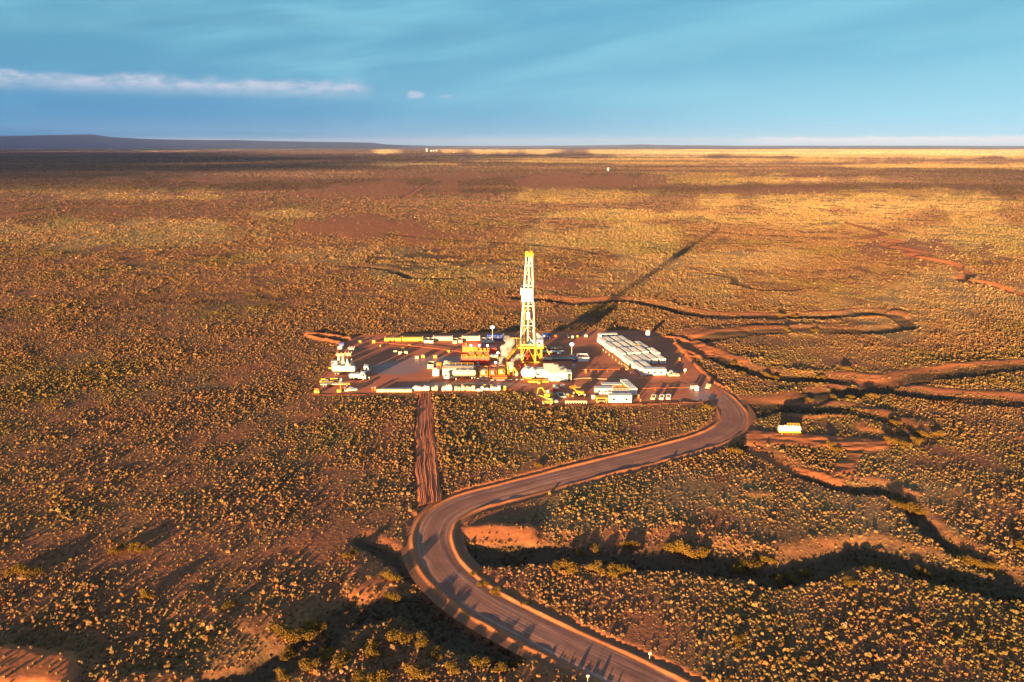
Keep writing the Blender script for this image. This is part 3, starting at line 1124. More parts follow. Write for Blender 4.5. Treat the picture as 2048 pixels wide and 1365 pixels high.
def build_scrub():
    x, y, h, sx, sz, tint, rs = scrub_points()
    n = x.size
    print('scrub', n)
    me = bpy.data.meshes.new('scrub')
    me.vertices.add(n)
    co = np.c_[x, y, h - 0.04].astype(np.float32)
    me.vertices.foreach_set('co', co.ravel())

    def att(name, typ, data, key):
        a = me.attributes.new(name, typ, 'POINT')
        a.data.foreach_set(key, data.ravel())
    att('kind_pick', 'INT', rs.randint(0, 11, n).astype(np.int32), 'value')
    att('grow', 'FLOAT_VECTOR', np.c_[sx, sx, sz].astype(np.float32), 'vector')
    att('turn', 'FLOAT_VECTOR', np.c_[np.zeros(n), np.zeros(n), rs.rand(n) * 6.283].astype(np.float32), 'vector')
    att('tint', 'FLOAT_COLOR', tint, 'color')
    o = bpy.data.objects.new('scrub', me)
    C.objects.link(o)
    col = bpy.data.collections.new('scrub kinds')
    for k in range(11):
        q = bpy.data.objects.new('scrub_clump', scrub_mesh(40 + k, (0, 0, 0, 0, 0, 1, 1, 1, 1, 2, 2)[k]))
        col.objects.link(q)
    ng = bpy.data.node_groups.new('scatter scrub', 'GeometryNodeTree')
    ng.interface.new_socket('Geometry', in_out='INPUT', socket_type='NodeSocketGeometry')
    ng.interface.new_socket('Geometry', in_out='OUTPUT', socket_type='NodeSocketGeometry')
    gi = ng.nodes.new('NodeGroupInput')
    go = ng.nodes.new('NodeGroupOutput')
    iop = ng.nodes.new('GeometryNodeInstanceOnPoints')
    ci = ng.nodes.new('GeometryNodeCollectionInfo')
    ci.inputs['Collection'].default_value = col
    ci.inputs['Separate Children'].default_value = True
    ci.inputs['Reset Children'].default_value = True
    iop.inputs['Pick Instance'].default_value = True

    def named(name, typ):
        a = ng.nodes.new('GeometryNodeInputNamedAttribute')
        a.data_type = typ
        a.inputs['Name'].default_value = name
        return a.outputs['Attribute']
    L = ng.links.new
    L(gi.outputs[0], iop.inputs['Points'])
    L(ci.outputs[0], iop.inputs['Instance'])
    L(named('kind_pick', 'INT'), iop.inputs['Instance Index'])
    L(named('turn', 'FLOAT_VECTOR'), iop.inputs['Rotation'])
    L(named('grow', 'FLOAT_VECTOR'), iop.inputs['Scale'])
    L(iop.outputs[0], go.inputs[0])
    md = o.modifiers.new('scatter', 'NODES')
    md.node_group = ng
    tag(o, 'low dry golden brown scrub cushions covering the whole plain', 'scrub', None, 'stuff')


build_scrub()

# ------------------------------------------------------------------ large bushes
BUSHLEAF = leaf_mat('ochre bush leaves', (0.135, 0.078, 0.013), (0.215, 0.125, 0.024), False)
STEM = paint('bush stem', (0.10, 0.06, 0.04), 0.9)


def make_bush(seed, label):
    rs = random.Random(seed)
    root = thing('bush', label, 'bush', (0, 0, 0), 0, 'large bushes standing above the scrub')
    st, cr = MB(), MB()
    for k in range(rs.randint(5, 7)):
        a = rs.uniform(0, 6.28)
        d = rs.uniform(0.3, 1.45)
        cx, cy, cz = d * math.cos(a), d * math.sin(a) * 0.8, rs.uniform(0.75, 1.55) - 0.18 * d
        st.tube((cx * 0.1, cy * 0.1, -0.2), (cx * 0.6, cy * 0.6, cz * 0.55), 0.07, 0.05, 5)
        st.tube((cx * 0.6, cy * 0.6, cz * 0.55), (cx, cy, cz + 0.2), 0.05, 0.02, 5)
        rr = rs.uniform(0.55, 0.85)
        for j in range(170):
            th, ph = rs.uniform(0, 6.28), math.acos(rs.uniform(-0.75, 1))
            q = rr * rs.uniform(0.45, 1.0) * (1.45 if rs.random() < 0.12 else 1.0)
            p = Vector((cx + q * math.sin(ph) * math.cos(th), cy + q * math.sin(ph) * math.sin(th), max(0.08, cz + q * math.cos(ph) * 0.9)))
            s = rs.uniform(0.05, 0.15)
            u = Vector((rs.gauss(0, 1), rs.gauss(0, 1), rs.gauss(0, 1))).normalized()
            w = u.orthogonal().normalized()
            w2 = u.cross(w)
            cr.add([p + w * s, p + w2 * s, p - w * s, p - w2 * s, p + u * s * 0.9], [(0, 1, 4), (1, 2, 4), (2, 3, 4), (3, 0, 4)])
    cr.build('crown', BUSHLEAF, root)
    st.build('stem', STEM, root)
    return root


BUSHES = [
    ('on the lip of the long dark gully right of the road bend', [(1340, 1101, 1.2), (1374, 1104, 1.45), (1407, 1106, 1.2), (1480, 1132, 1.1), (1504, 1130, 1.35), (1530, 1124, 1.1)]),
    ('down inside the dark gully at the lower right', [(1556, 1152, .9), (1584, 1150, 1.0), (1612, 1140, .9), (1750, 1130, 1.0), (1780, 1134, 1.0), (1846, 1141, .9)]),
    ('beside the narrow gully under the bare red arms', [(1796, 1018, 1.1), (1817, 1014, 1.4), (1838, 1024, 1.1)]),
    ('at the far right end of the lower gully', [(1930, 1116, 1.0), (1952, 1126, 1.1), (1974, 1132, 1.0), (2040, 1098, .9)]),
    ('alone in the scrub below the lower gully', [(1700, 1170, .95), (1742, 1150, .8), (1480, 1290, .8)]),
    ('in the gully just right of the road bend', [(1118, 1136, 1.1), (1140, 1142, 1.2), (1194, 1142, 1.1), (1216, 1144, 1.3), (1240, 1146, 1.1)]),
    ('along the inner edge of the foreground road curve', [(952, 1148, .8), (968, 1168, .8), (992, 1184, .9), (1016, 1196, .9), (1052, 1206, .8)]),
    ('in the shade above the gully beyond the road bend', [(1190, 1098, .9), (1262, 1094, .9), (1160, 1106, .8)]),
    ('at the left edge of the lower scrub', [(28, 1150, 1.0), (50, 1146, 1.3), (68, 1152, 1.0)]),
    ('in a small clump on the open left scrub', [(236, 1106, 1.0), (270, 1098, .9), (292, 1098, .9)]),
    ('alone on the open left scrub', [(288, 1196, .9), (460, 1216, .8), (700, 1116, .9), (725, 915, .7), (1082, 932, .8)]),
    ('on the upper bank of the gully at the bottom left', [(556, 1268, 1.1), (582, 1276, 1.2), (616, 1262, 1.2), (640, 1254, 1.0), (566, 1296, 1.0)]),
    ('left of the road where it bends at the bottom', [(776, 1160, 1.0), (784, 1190, 1.0)]),
    ('in the thicket at the bottom between gully and road', [(620, 1338, 1.1), (652, 1310, .9), (690, 1332, 1.2), (742, 1302, 1.1), (798, 1284, 1.3), (846, 1288, .9), (872, 1312, .85),
                                                         (764, 1350, 1.2), (824, 1352, 1.1), (904, 1342, .85), (960, 1330, .8), (1002, 1342, .8), (1032, 1326, .7), (560, 1352, .9), (720, 1366, 1.1)]),
    ('in the shrubby hollow right of the parked tank trailer', [(1790, 852, 1.0), (1832, 886, 1.2), (1872, 870, 1.2), (1842, 872, 1.0), (1800, 892, 1.3), (1776, 888, 1.0), (1660, 896, .9), (1676, 902, 1.0)]),
    ('between the two winding gullies at the right', [(1742, 796, 1.0), (1702, 796, 1.2), (1668, 795, .8), (1620, 800, .8)]),
    ('on the bare rim of the gully right of the camp', [(1490, 746, 1.0), (1530, 750, 1.2), (1552, 756, .9), (1640, 756, 1.0), (1690, 742, 1.3), (1462, 726, 1.1)]),
    ('next to the inner road corner', [(1418, 818, .9), (1470, 906, 1.1)]),
    ('growing inside the far bend of the winding gully', [(1560, 634, 1.2), (1590, 634, 1.2), (1630, 664, 1.2), (1570, 663, 1.2), (1700, 562, 1.2)]),
]


def build_bushes():
    protos = []
    all_pts = [(px, py, s) for _, l in BUSHES for px, py, s in l]
    xy = np.array([G(px, py) for px, py, s in all_pts])
    h = land(xy[:, 0], xy[:, 1])[0]
    rs = random.Random(5)
    k = 0
    for where, l in BUSHES:
        for i, (px, py, s) in enumerate(l):
            s0 = 'large' if s >= 1.2 else ('small' if s < 0.95 else 'middling')
            lab = '%s ochre bush %s' % (s0, where)
            if len(l) > 1:
                lab = '%s ochre bush, %s from the left %s' % (s0, ORD[sorted(range(len(l)), key=lambda q: l[q][0]).index(i)], where)
            words = lab.split()
            if len(words) > 16:
                lab = ' '.join(lab.replace(' ochre', '').replace(' just', '').replace(' long', '').split()[:16])
            if len(protos) < 5:
                b = make_bush(100 + k, lab)
                protos.append(b)
            else:
                b = dup(protos[k % 5], (0, 0, 0), 0, lab, 'large bushes standing above the scrub')
            b.location = (xy[k, 0], xy[k, 1], h[k] - 0.05)
            b.rotation_euler = (0, 0, rs.uniform(0, 6.28))
            b.scale = (s * 1.35 * rs.uniform(.85, 1.15), s * 1.25, s * rs.uniform(0.75, 1.0))
            k += 1


build_bushes()


# ------------------------------------------------------------------ haze
def build_haze():
    m = bpy.data.materials.new('haze')
    m.use_nodes = True
    t = m.node_tree
    t.nodes.clear()
    out = t.nodes.new('ShaderNodeOutputMaterial')
    v = t.nodes.new('ShaderNodeVolumePrincipled')
    v.inputs['Color'].default_value = HAZE_COL
    v.inputs['Density'].default_value = HAZE_DENSITY
    v.inputs['Anisotropy'].default_value = 0.0
    t.links.new(v.outputs[0], out.inputs['Volume'])
    o = MB().box(-48000, 48000, -3100, 43000, -60, 350).build('haze', m)
    tag(o, 'thin pale haze hanging over the whole plain', 'haze', None, 'stuff')


HAZE_COL = (0.36, 0.50, 0.95, 1)
HAZE_DENSITY = 1.9e-5
build_haze()


# ------------------------------------------------------------------ the bank of cloud behind the viewer that keeps the sun off the far left plain
def build_cloud():
    m = bpy.data.materials.new('cloud')
    m.use_nodes = True
    N = NT(m.node_tree)
    b = m.node_tree.nodes['Principled BSDF']
    b.inputs['Base Color'].default_value = (0.8, 0.8, 0.82, 1)
    b.inputs['Roughness'].default_value = 1.0
    rs = random.Random(9)
    zc = 2600.0
    back = Vector((-math.sin(SUN_AZ), -math.cos(SUN_AZ), 0)) * (zc / math.tan(SUN_EL))
    bm = bmesh.new()
    for (x, y, r, sq) in CLOUD_SHADE:
        res = bmesh.ops.create_icosphere(bm, subdivisions=4, radius=1.0)
        for v in res['verts']:
            p = v.co.copy()
            k = 1 + 0.35 * (fbm(np.array([p.x * 3 + x]), np.array([p.y * 3 + p.z * 2]), 1.0, 3)[0])
            v.co = Vector((x + back.x + p.x * r * k, y + back.y + p.y * r * sq * k, zc + p.z * 35 * k))
    me = bpy.data.meshes.new('cloud_bank')
    bm.to_mesh(me)
    bm.free()
    me.polygons.foreach_set('use_smooth', [True] * len(me.polygons))
    me.materials.append(m)
    o = bpy.data.objects.new('clouds', me)
    C.objects.link(o)
    tag(o, 'low cloud bank in front of the sun shading the far left plain', 'clouds', None, 'stuff')


# ground spots (x, y) and sizes that lie in the shade of the bank
CLOUD_SHADE = [(-1900, 3400, 1000, 0.5), (-3400, 4600, 1900, 0.7), (-5600, 6800, 3000, 0.7), (-1900, 5600, 1300, 0.8), (-500, 5600, 700, 0.5), (900, 6600, 1300, 0.25),
               (-900, 3000, 380, 0.4), (-1700, 2350, 650, 0.5), (-2700, 2800, 900, 0.5), (-700, 4200, 520, 0.5), (-2500, 2000, 700, 0.2), (-9500, 12500, 4200, 0.8), (-6500, 17500, 4500, 0.6), (-14500, 20000, 6500, 0.9), (-5000, 21500, 5000, 0.5)]


build_cloud()


# ------------------------------------------------------------------ builders for the drilling site
def foot(x0, x1, yb):
    """ground point of the middle of a front edge, and its length in metres"""
    cx, cy = G((x0 + x1) / 2, yb)
    return cx, cy, (x1 - x0) * mpp(yb)


def make_cabin(label, L, Wd, H, wall=WHITE, roof=ROOFW, cat='site cabin', name='site_cabin', group=None, doors=1, windows=2, rail=False):
    """origin at the middle of the base, long side along local x"""
    t = thing(name, label, cat, (0, 0, 0), 0, group)
    b = MB().box(-L / 2, L / 2, -Wd / 2, Wd / 2, 0.28, H - 0.1)
    n = int(L / 0.6)
    for i in range(n):
        x = -L / 2 + (i + 0.5) * L / n
        b.box(x - 0.08, x + 0.08, -Wd / 2 - 0.035, -Wd / 2 + 0.02, 0.5, H - 0.3)
        b.box(x - 0.08, x + 0.08, Wd / 2 - 0.02, Wd / 2 + 0.035, 0.5, H - 0.3)
    b.build('body', wall, t)
    r = MB().box(-L / 2 - 0.06, L / 2 + 0.06, -Wd / 2 - 0.06, Wd / 2 + 0.06, H - 0.1, H)
    for i in range(int(L / 1.2)):
        x = -L / 2 + 0.6 + i * 1.2
        r.box(x - 0.06, x + 0.06, -Wd / 2, Wd / 2, H, H + 0.04)
    r.build('roof', roof, t)
    s = MB().box(-L / 2, L / 2, -Wd / 2 + 0.1, -Wd / 2 + 0.35, 0, 0.28).box(-L / 2, L / 2, Wd / 2 - 0.35, Wd / 2 - 0.1, 0, 0.28)
    s.build('skid_frame', DARK, t)
    for k in range(windows):
        x = (-0.28 + 0.56 * k / max(1, windows - 1)) * L
        w = MB().box(x - 0.5, x + 0.5, -Wd / 2 - 0.06, -Wd / 2 - 0.03, 1.25, 2.1).build('window', GLASS, t)
        MB().box(x - 0.58, x + 0.58, -Wd / 2 - 0.055, -Wd / 2 - 0.035, 1.17, 1.247).build('sill', LGREY, w)
    for k in range(doors):
        x = 0.42 * L
        d = MB().box(L / 2, L / 2 + 0.05, -0.5, 0.5, 0.3, 2.35).build('door', LGREY, t)
        MB().box(L / 2 + 0.05, L / 2 + 0.1, 0.28, 0.4, 1.2, 1.32).build('handle', DARK, d)
    MB().box(-L / 2 - 0.35, -L / 2, -0.5, 0.5, 1.6, 2.3).build('cooling_unit', GREY, t)
    if rail:
        g = MB()
        for x in np.linspace(-L / 2, L / 2, 6):
            for y in (-Wd / 2, Wd / 2):
                g.bar((x, y, H), (x, y, H + 1.0), 0.09)
        for y in (-Wd / 2, Wd / 2):
            for z in (0.5, 1.0):
                g.bar((-L / 2, y, H + z), (L / 2, y, H + z), 0.08)
        g.build('roof_rail', YELLOW, t)
    return t


def put(t, x, y, rot=0.0, z=0.0):
    t.location = (x, y, z)
    t.rotation_euler = (0, 0, rot)
    return t


def make_bin(label, L, Wd, H, wall=WHITE, fill=None, name='open_bin', cat='skip', group=None):
    """open topped steel bin, origin at the middle of the base"""
    t = thing(name, label, cat, (0, 0, 0), 0, group)
    th = 0.12
    b = MB()
    b.box(-L / 2, L / 2, -Wd / 2, -Wd / 2 + th, 0.15, H).box(-L / 2, L / 2, Wd / 2 - th, Wd / 2, 0.15, H)
    b.box(-L / 2, -L / 2 + th, -Wd / 2 + th, Wd / 2 - th, 0.15, H).box(L / 2 - th, L / 2, -Wd / 2 + th, Wd / 2 - th, 0.15, H)
    b.box(-L / 2 + th, L / 2 - th, -Wd / 2 + th, Wd / 2 - th, 0.15, 0.28)
    for x in np.linspace(-L / 2 + 0.3, L / 2 - 0.3, max(3, int(L / 1.1))):
        b.box(x - 0.07, x + 0.07, -Wd / 2 - 0.09, -Wd / 2, 0.2, H - 0.15)
    b.build('shell', wall, t)
    r = MB()
    r.box(-L / 2 - 0.08, L / 2 + 0.08, -Wd / 2 - 0.1, -Wd / 2 + 0.14, H, H + 0.12).box(-L / 2 - 0.08, L / 2 + 0.08, Wd / 2 - 0.14, Wd / 2 + 0.1, H, H + 0.12)
    r.box(-L / 2 - 0.1, -L / 2 + 0.14, -Wd / 2 + 0.14, Wd / 2 - 0.14, H, H + 0.12).box(L / 2 - 0.14, L / 2 + 0.1, -Wd / 2 + 0.14, Wd / 2 - 0.14, H, H + 0.12)
    r.build('rim', wall, t)
    MB().box(-L / 2, L / 2, -Wd / 2 + 0.3, -Wd / 2 + 0.5, 0, 0.15).box(-L / 2, L / 2, Wd / 2 - 0.5, Wd / 2 - 0.3, 0, 0.15).build('skid_frame', DARK, t)
    if fill is not None:
        f = MB()
        rs = random.Random(3)
        nx, ny = 7, 5
        v, q = [], []
        for j in range(ny):
            for i in range(nx):
                v.append((-L / 2 + 0.14 + (L - 0.28) * i / (nx - 1), -Wd / 2 + 0.14 + (Wd - 0.28) * j / (ny - 1), H * 0.62 + rs.uniform(-.15, .25)))
        for j in range(ny - 1):
            for i in range(nx - 1):
                q.append((j * nx + i, j * nx + i + 1, (j + 1) * nx + i + 1, (j + 1) * nx + i))
        f.add(v, q).build('load', fill, t)
    return t


def wheel(parent, x, y, r=0.52, w=0.32, side=-1):
    o = MB().lathe((x, y - w / 2, r), (0, 1, 0), [(0, r * 0.86), (0.05, r), (w - 0.05, r), (w, r * 0.86)], 14).build('wheel', RUBBER, parent)
    MB().lathe((x, y + side * w / 2 - 0.02, r), (0, 1, 0), [(0, r * 0.55), (0.04, r * 0.5)], 10).build('rim', RIM, o)


def make_tank_trailer(label, L, rad=1.15, tank=WHITE, axles=(0.28, 0.40), front=None, rail=True, name='tank_trailer', cat='trailer'):
    """long axis local x, nose at -x"""
    t = thing(name, label, cat, (0, 0, 0))
    zc = 1.25 + rad
    MB().lathe((-L / 2, 0, zc), (1, 0, 0), [(0, rad * 0.35), (0.12, rad * 0.75), (0.4, rad * 0.97), (0.6, rad), (L - 0.6, rad), (L - 0.4, rad * 0.97), (L - 0.12, rad * 0.75), (L, rad * 0.35)], 22).build('tank', tank, t, True)
    bands = MB()
    for x in np.linspace(-L * 0.36, L * 0.36, 4):
        bands.lathe((x - 0.05, 0, zc), (1, 0, 0), [(0, rad + 0.025), (0.1, rad + 0.025)], 22)
    bands.build('band', LGREY, t)
    c = MB().box(-L / 2 + 0.3, L / 2, -0.75, -0.5, 0.95, 1.25).box(-L / 2 + 0.3, L / 2, 0.5, 0.75, 0.95, 1.25)
    for x in np.linspace(-L * 0.4, L * 0.45, 6):
        c.box(x - 0.08, x + 0.08, -0.5, 0.5, 1.0, 1.2)
        c.box(x - 0.1, x + 0.1, -0.9, 0.9, 1.25, 1.25 + rad * 0.35)
    c.build('chassis', YELLOW if rail else DARK, t)
    for a in axles:
        for s in (-1, 1):
            wheel(t, a * L, s * 1.0, 0.52, 0.42, s)
    if front is not None:
        for s in (-1, 1):
            wheel(t, front * L, s * 1.0, 0.52, 0.42, s)
    else:
        MB().bar((-L * 0.22, -0.7, 0), (-L * 0.22, -0.7, 1.0), 0.16).bar((-L * 0.22, 0.7, 0), (-L * 0.22, 0.7, 1.0), 0.16).build('landing_leg', DARK, t)
    if rail:
        g = MB()
        zt = zc + rad
        for x in np.linspace(-L * 0.1, L * 0.42, 5):
            for y in (-0.35, 0.35):
                g.bar((x, y, zt - 0.06), (x, y, zt + 0.75), 0.07)
        for y in (-0.35, 0.35):
            g.bar((-L * 0.1, y, zt + 0.75), (L * 0.42, y, zt + 0.75), 0.08)
        g.build('top_rail', YELLOW, t)
    h = MB()
    for x in (-L * 0.2, L * 0.15):
        h.lathe((x, 0, zc + rad - 0.05), (0, 0, 1), [(0, 0.32), (0.22, 0.32), (0.26, 0.2)], 12)
    h.build('hatch', LGREY, t)
    return t


def make_tractor(label, cabcol=WHITE, L=6.2, name='lorry', box=None):
    """cab faces +x, origin at ground middle"""
    t = thing(name, label, 'lorry', (0, 0, 0))
    MB().box(-L / 2, L / 2 - 0.5, -0.55, -0.35, 0.75, 1.0).box(-L / 2, L / 2 - 0.5, 0.35, 0.55, 0.75, 1.0).box(-L / 2 + 0.4, L / 2 - 1.0, -0.35, 0.35, 0.8, 0.95).build('chassis', DARK, t)
    x1 = L / 2
    x0 = x1 - 2.1
    prof = [(x0, 0.6), (x1, 0.6), (x1 + 0.04, 1.75), (x1 - 0.22, 3.0), (x1 - 0.7, 3.35), (x0, 3.35)]
    cab = MB().prism(prof, -1.22, 1.22).build('cab', cabcol, t)
    MB().add([(x1 + 0.06, -1.05, 1.85), (x1 + 0.06, 1.05, 1.85), (x1 - 0.17, 1.05, 2.9), (x1 - 0.17, -1.05, 2.9)], [(0, 1, 2, 3)]).build('windscreen', GLASS, cab)
    for s in (-1, 1):
        y = s * 1.235
        MB().add([(x1 - 0.35, y, 1.85), (x1 - 1.35, y, 1.85), (x1 - 1.35, y, 2.8), (x1 - 0.5, y, 2.8)], [(0, 1, 2, 3)]).build('side_window', GLASS, cab)
    MB().box(x1 + 0.02, x1 + 0.16, -1.2, 1.2, 0.5, 0.85).build('bumper', LGREY, t)
    for s in (-1, 1):
        wheel(t, x1 - 0.95, s * 1.0, 0.52, 0.34, s)
        wheel(t, -L / 2 + 0.7, s * 0.95, 0.52, 0.5, s)
        wheel(t, -L / 2 + 1.95, s * 0.95, 0.52, 0.5, s)
        MB().box(-L / 2 + 0.1, -L / 2 + 2.6, s * 1.2 - 0.25, s * 1.2 + 0.05, 1.1, 1.16).build('mudguard', DARK, t)
    MB().tube((x0 - 0.2, 0.9, 1.0), (x0 - 0.2, 0.9, 3.6), 0.09).build('exhaust_stack', LGREY, t)
    MB().lathe((x0 - 1.3, -0.95, 0.8), (1, 0, 0), [(0, 0.3), (1.1, 0.3)], 12).build('fuel_tank', LGREY, t)
    if box is not None:
        MB().box(-L / 2, x0 - 0.35, -1.2, 1.2, 1.02, box).build('box_body', cabcol, t)
    return t


def make_pickup(label, col=WHITE, L=5.1):
    """nose at +x"""
    t = thing('pickup_truck', label, 'pickup', (0, 0, 0), 0, 'pickups parked along the front edge')
    h = L / 2
    prof = [(-h, 0.55), (h - 0.1, 0.45), (h, 0.75), (h - 0.1, 1.02), (h - 1.25, 1.12), (h - 1.95, 1.72), (h - 2.1, 1.78), (h - 3.1, 1.78), (h - 3.35, 1.12), (h - 3.36, 0.85), (-h + 0.1, 0.85), (-h + 0.1, 1.08), (-h, 1.08)]
    b = MB().prism(prof, -0.88, 0.88)
    b.box(-h + 0.1, h - 3.36, -0.88, -0.80, 0.85, 1.08).box(-h + 0.1, h - 3.36, 0.80, 0.88, 0.85, 1.08)
    b.build('body', col, t)
    MB().add([(h - 1.23, -0.75, 1.16), (h - 1.23, 0.75, 1.16), (h - 1.9, 0.7, 1.70), (h - 1.9, -0.7, 1.70)], [(0, 1, 2, 3)]).build('windscreen', GLASS, t)
    MB().add([(h - 3.365, -0.7, 1.2), (h - 3.365, 0.7, 1.2), (h - 3.14, 0.66, 1.70), (h - 3.14, -0.66, 1.70)], [(0, 3, 2, 1)]).build('rear_window', GLASS, t)
    for s in (-1, 1):
        MB().add([(h - 1.4, s * 0.89, 1.16), (h - 1.95, s * 0.89, 1.66), (h - 3.08, s * 0.89, 1.66), (h - 3.25, s * 0.89, 1.16)], [(0, 1, 2, 3)]).build('side_window', GLASS, t)
        for x in (h - 0.95, -h + 1.1):
            wheel(t, x, s * 0.78, 0.38, 0.26, s)
        MB().box(h - 0.02, h + 0.03, s * 0.66 - 0.16, s * 0.66 + 0.16, 0.72, 0.9).build('headlight', LGREY, t)
        MB().box(-h - 0.03, -h, s * 0.78 - 0.08, s * 0.78 + 0.08, 0.75, 1.02).build('tail_light', RED, t)
    return t


def make_balloon_light(label, hgt):
    t = thing('balloon_light', label, 'light tower', (0, 0, 0), 0, 'balloon light towers')
    b = MB().bbox(-0.95, 0.95, -0.6, 0.6, 0.45, 1.35, 0.1)
    b.build('generator_box', CREAM, t)
    MB().box(-1.3, 1.3, -0.45, 0.45, 0.35, 0.45).bar((-1.1, -1.1, 0.12), (-1.1, 1.1, 0.12), 0.12).bar((1.1, -1.1, 0.12), (1.1, 1.1, 0.12), 0.12).box(-2.2, -1.3, -0.06, 0.06, 0.36, 0.44).build('trailer_frame', YELLOW, t)
    for s in (-1, 1):
        wheel(t, 0.0, s * 0.75, 0.33, 0.22, s)
    MB().tube((0, 0, 1.3), (0, 0, hgt * 0.5), 0.16, 0.14).tube((0, 0, hgt * 0.5), (0, 0, hgt - 0.9), 0.11, 0.09).build('mast', CREAM, t)
    o = MB().lathe((0, 0, hgt - 1.05), (0, 0, 1), [(0, 0.2), (0.15, 0.62), (0.45, 0.92), (0.75, 1.0), (1.05, 0.92), (1.35, 0.6), (1.5, 0.15)], 18).build('lamp', LAMP, t, True)
    return t


def make_bag(label, mat, s=1.0, stack=False):
    """bulk bag on a pallet"""
    t = thing('bulk_bag', label, 'bulk bag', (0, 0, 0), 0, 'bulk bags along the front edge')
    p = MB()
    for y in (-0.5, 0, 0.5):
        p.box(-0.58, 0.58, y - 0.08, y + 0.08, 0, 0.1)
    for x in (-0.5, -0.25, 0, 0.25, 0.5):
        p.box(x - 0.09, x + 0.09, -0.58, 0.58, 0.1, 0.14)
    p.build('pallet', WOOD, t)
    rs = random.Random(int(s * 1000))
    n = 16
    v, f = [], []
    zs = [(0.14, 0.50), (0.3, 0.60), (0.8, 0.63), (1.2, 0.58), (1.42, 0.44), (1.5, 0.2)]
    for z, r in zs:
        for i in range(n):
            a = 2 * math.pi * i / n
            c, q = math.cos(a), math.sin(a)
            k = r / max(abs(c), abs(q)) ** 0.72 * rs.uniform(0.97, 1.03)
            v.append((c * k, q * k, z))
    m = len(zs)
    for j in range(m - 1):
        for i in range(n):
            f.append((j * n + i, j * n + (i + 1) % n, (j + 1) * n + (i + 1) % n, (j + 1) * n + i))
    f.append(tuple(range(n * (m - 1), n * m)))
    MB().add(v, f).build('sack', mat, t)
    g = MB()
    for cx in (-0.42, 0.42):
        g.bar((cx, -0.42, 1.35), (cx * 0.7, -0.3, 1.72), 0.05).bar((cx * 0.7, -0.3, 1.72), (cx * 0.7, 0.3, 1.72), 0.05).bar((cx * 0.7, 0.3, 1.72), (cx, 0.42, 1.35), 0.05)
    g.build('lifting_loop', mat, t)
    return t


def make_block(label, col=YELLOW):
    """pipe support: a box with a saddle and post"""
    t = thing('pipe_support', label, 'pipe support', (0, 0, 0), 0, 'yellow blocks along the flare line')
    MB().bbox(-0.75, 0.75, -0.6, 0.6, 0.0, 1.15, 0.12).build('block', col, t)
    MB().box(-0.35, -0.15, -0.2, 0.2, 1.15, 1.45).box(0.15, 0.35, -0.2, 0.2, 1.15, 1.45).box(-0.15, 0.15, -0.2, 0.2, 1.15, 1.2).build('saddle', DARK, t)
    MB().tube((-0.5, 0, 1.15), (-0.5, 0, 1.35), 0.06).tube((0.5, 0, 1.15), (0.5, 0, 1.35), 0.06).build('lifting_lug', DARK, t)
    return t


def make_drum(label, col=ORANGE, h=1.0, r=0.32, name='drum', cat='drum'):
    t = thing(name, label, cat, (0, 0, 0))
    MB().lathe((0, 0, 0), (0, 0, 1), [(0, r), (h * 0.32, r), (h * 0.33, r * 1.06), (h * 0.36, r), (h * 0.64, r), (h * 0.66, r * 1.06), (h * 0.69, r), (h, r)], 14).build('shell', col, t)
    MB().lathe((0, 0, h), (0, 0, 1), [(0, r * 1.04), (0.04, r * 1.04), (0.05, r * 0.9)], 14).build('lid', WHITE, t)
    return t


def make_sign(label, h=2.0, w=0.7, board=WHITE):
    t = thing('sign_post', label, 'sign', (0, 0, 0))
    MB().tube((0, 0, -0.2), (0, 0, h), 0.05).build('post', LGREY, t)
    MB().bbox(-w / 2, w / 2, -0.10, -0.05, h - w * 0.9, h, 0.02).build('board', board, t)
    return t


def make_crates(label, col=YELLOW, n=2, lx=1.7):
    t = thing('slatted_crate', label, 'crate', (0, 0, 0), 0, 'crates standing on the open pad')
    MB().box(-lx / 2, -lx / 2 + 0.2, -0.6, 0.6, 0, 0.18).box(lx / 2 - 0.2, lx / 2, -0.6, 0.6, 0, 0.18).build('runner', WOOD, t)
    b = MB()
    for k in range(4):
        z = 0.18 + k * 0.3
        b.box(-lx / 2, lx / 2, -0.62, -0.55, z, z + 0.22).box(-lx / 2, lx / 2, 0.55, 0.62, z, z + 0.22)
        b.box(-lx / 2, -lx / 2 + 0.07, -0.55, 0.55, z, z + 0.22).box(lx / 2 - 0.07, lx / 2, -0.55, 0.55, z, z + 0.22)
    b.box(-lx / 2 + 0.07, lx / 2 - 0.07, -0.55, 0.55, 0.18, 1.15)
    b.build('side', col, t)
    l = MB()
    for y in (-0.45, -0.15, 0.15, 0.45):
        l.box(-lx / 2, lx / 2, y - 0.1, y + 0.1, 1.4, 1.45)
    l.build('lid', LGREY, t)
    return t


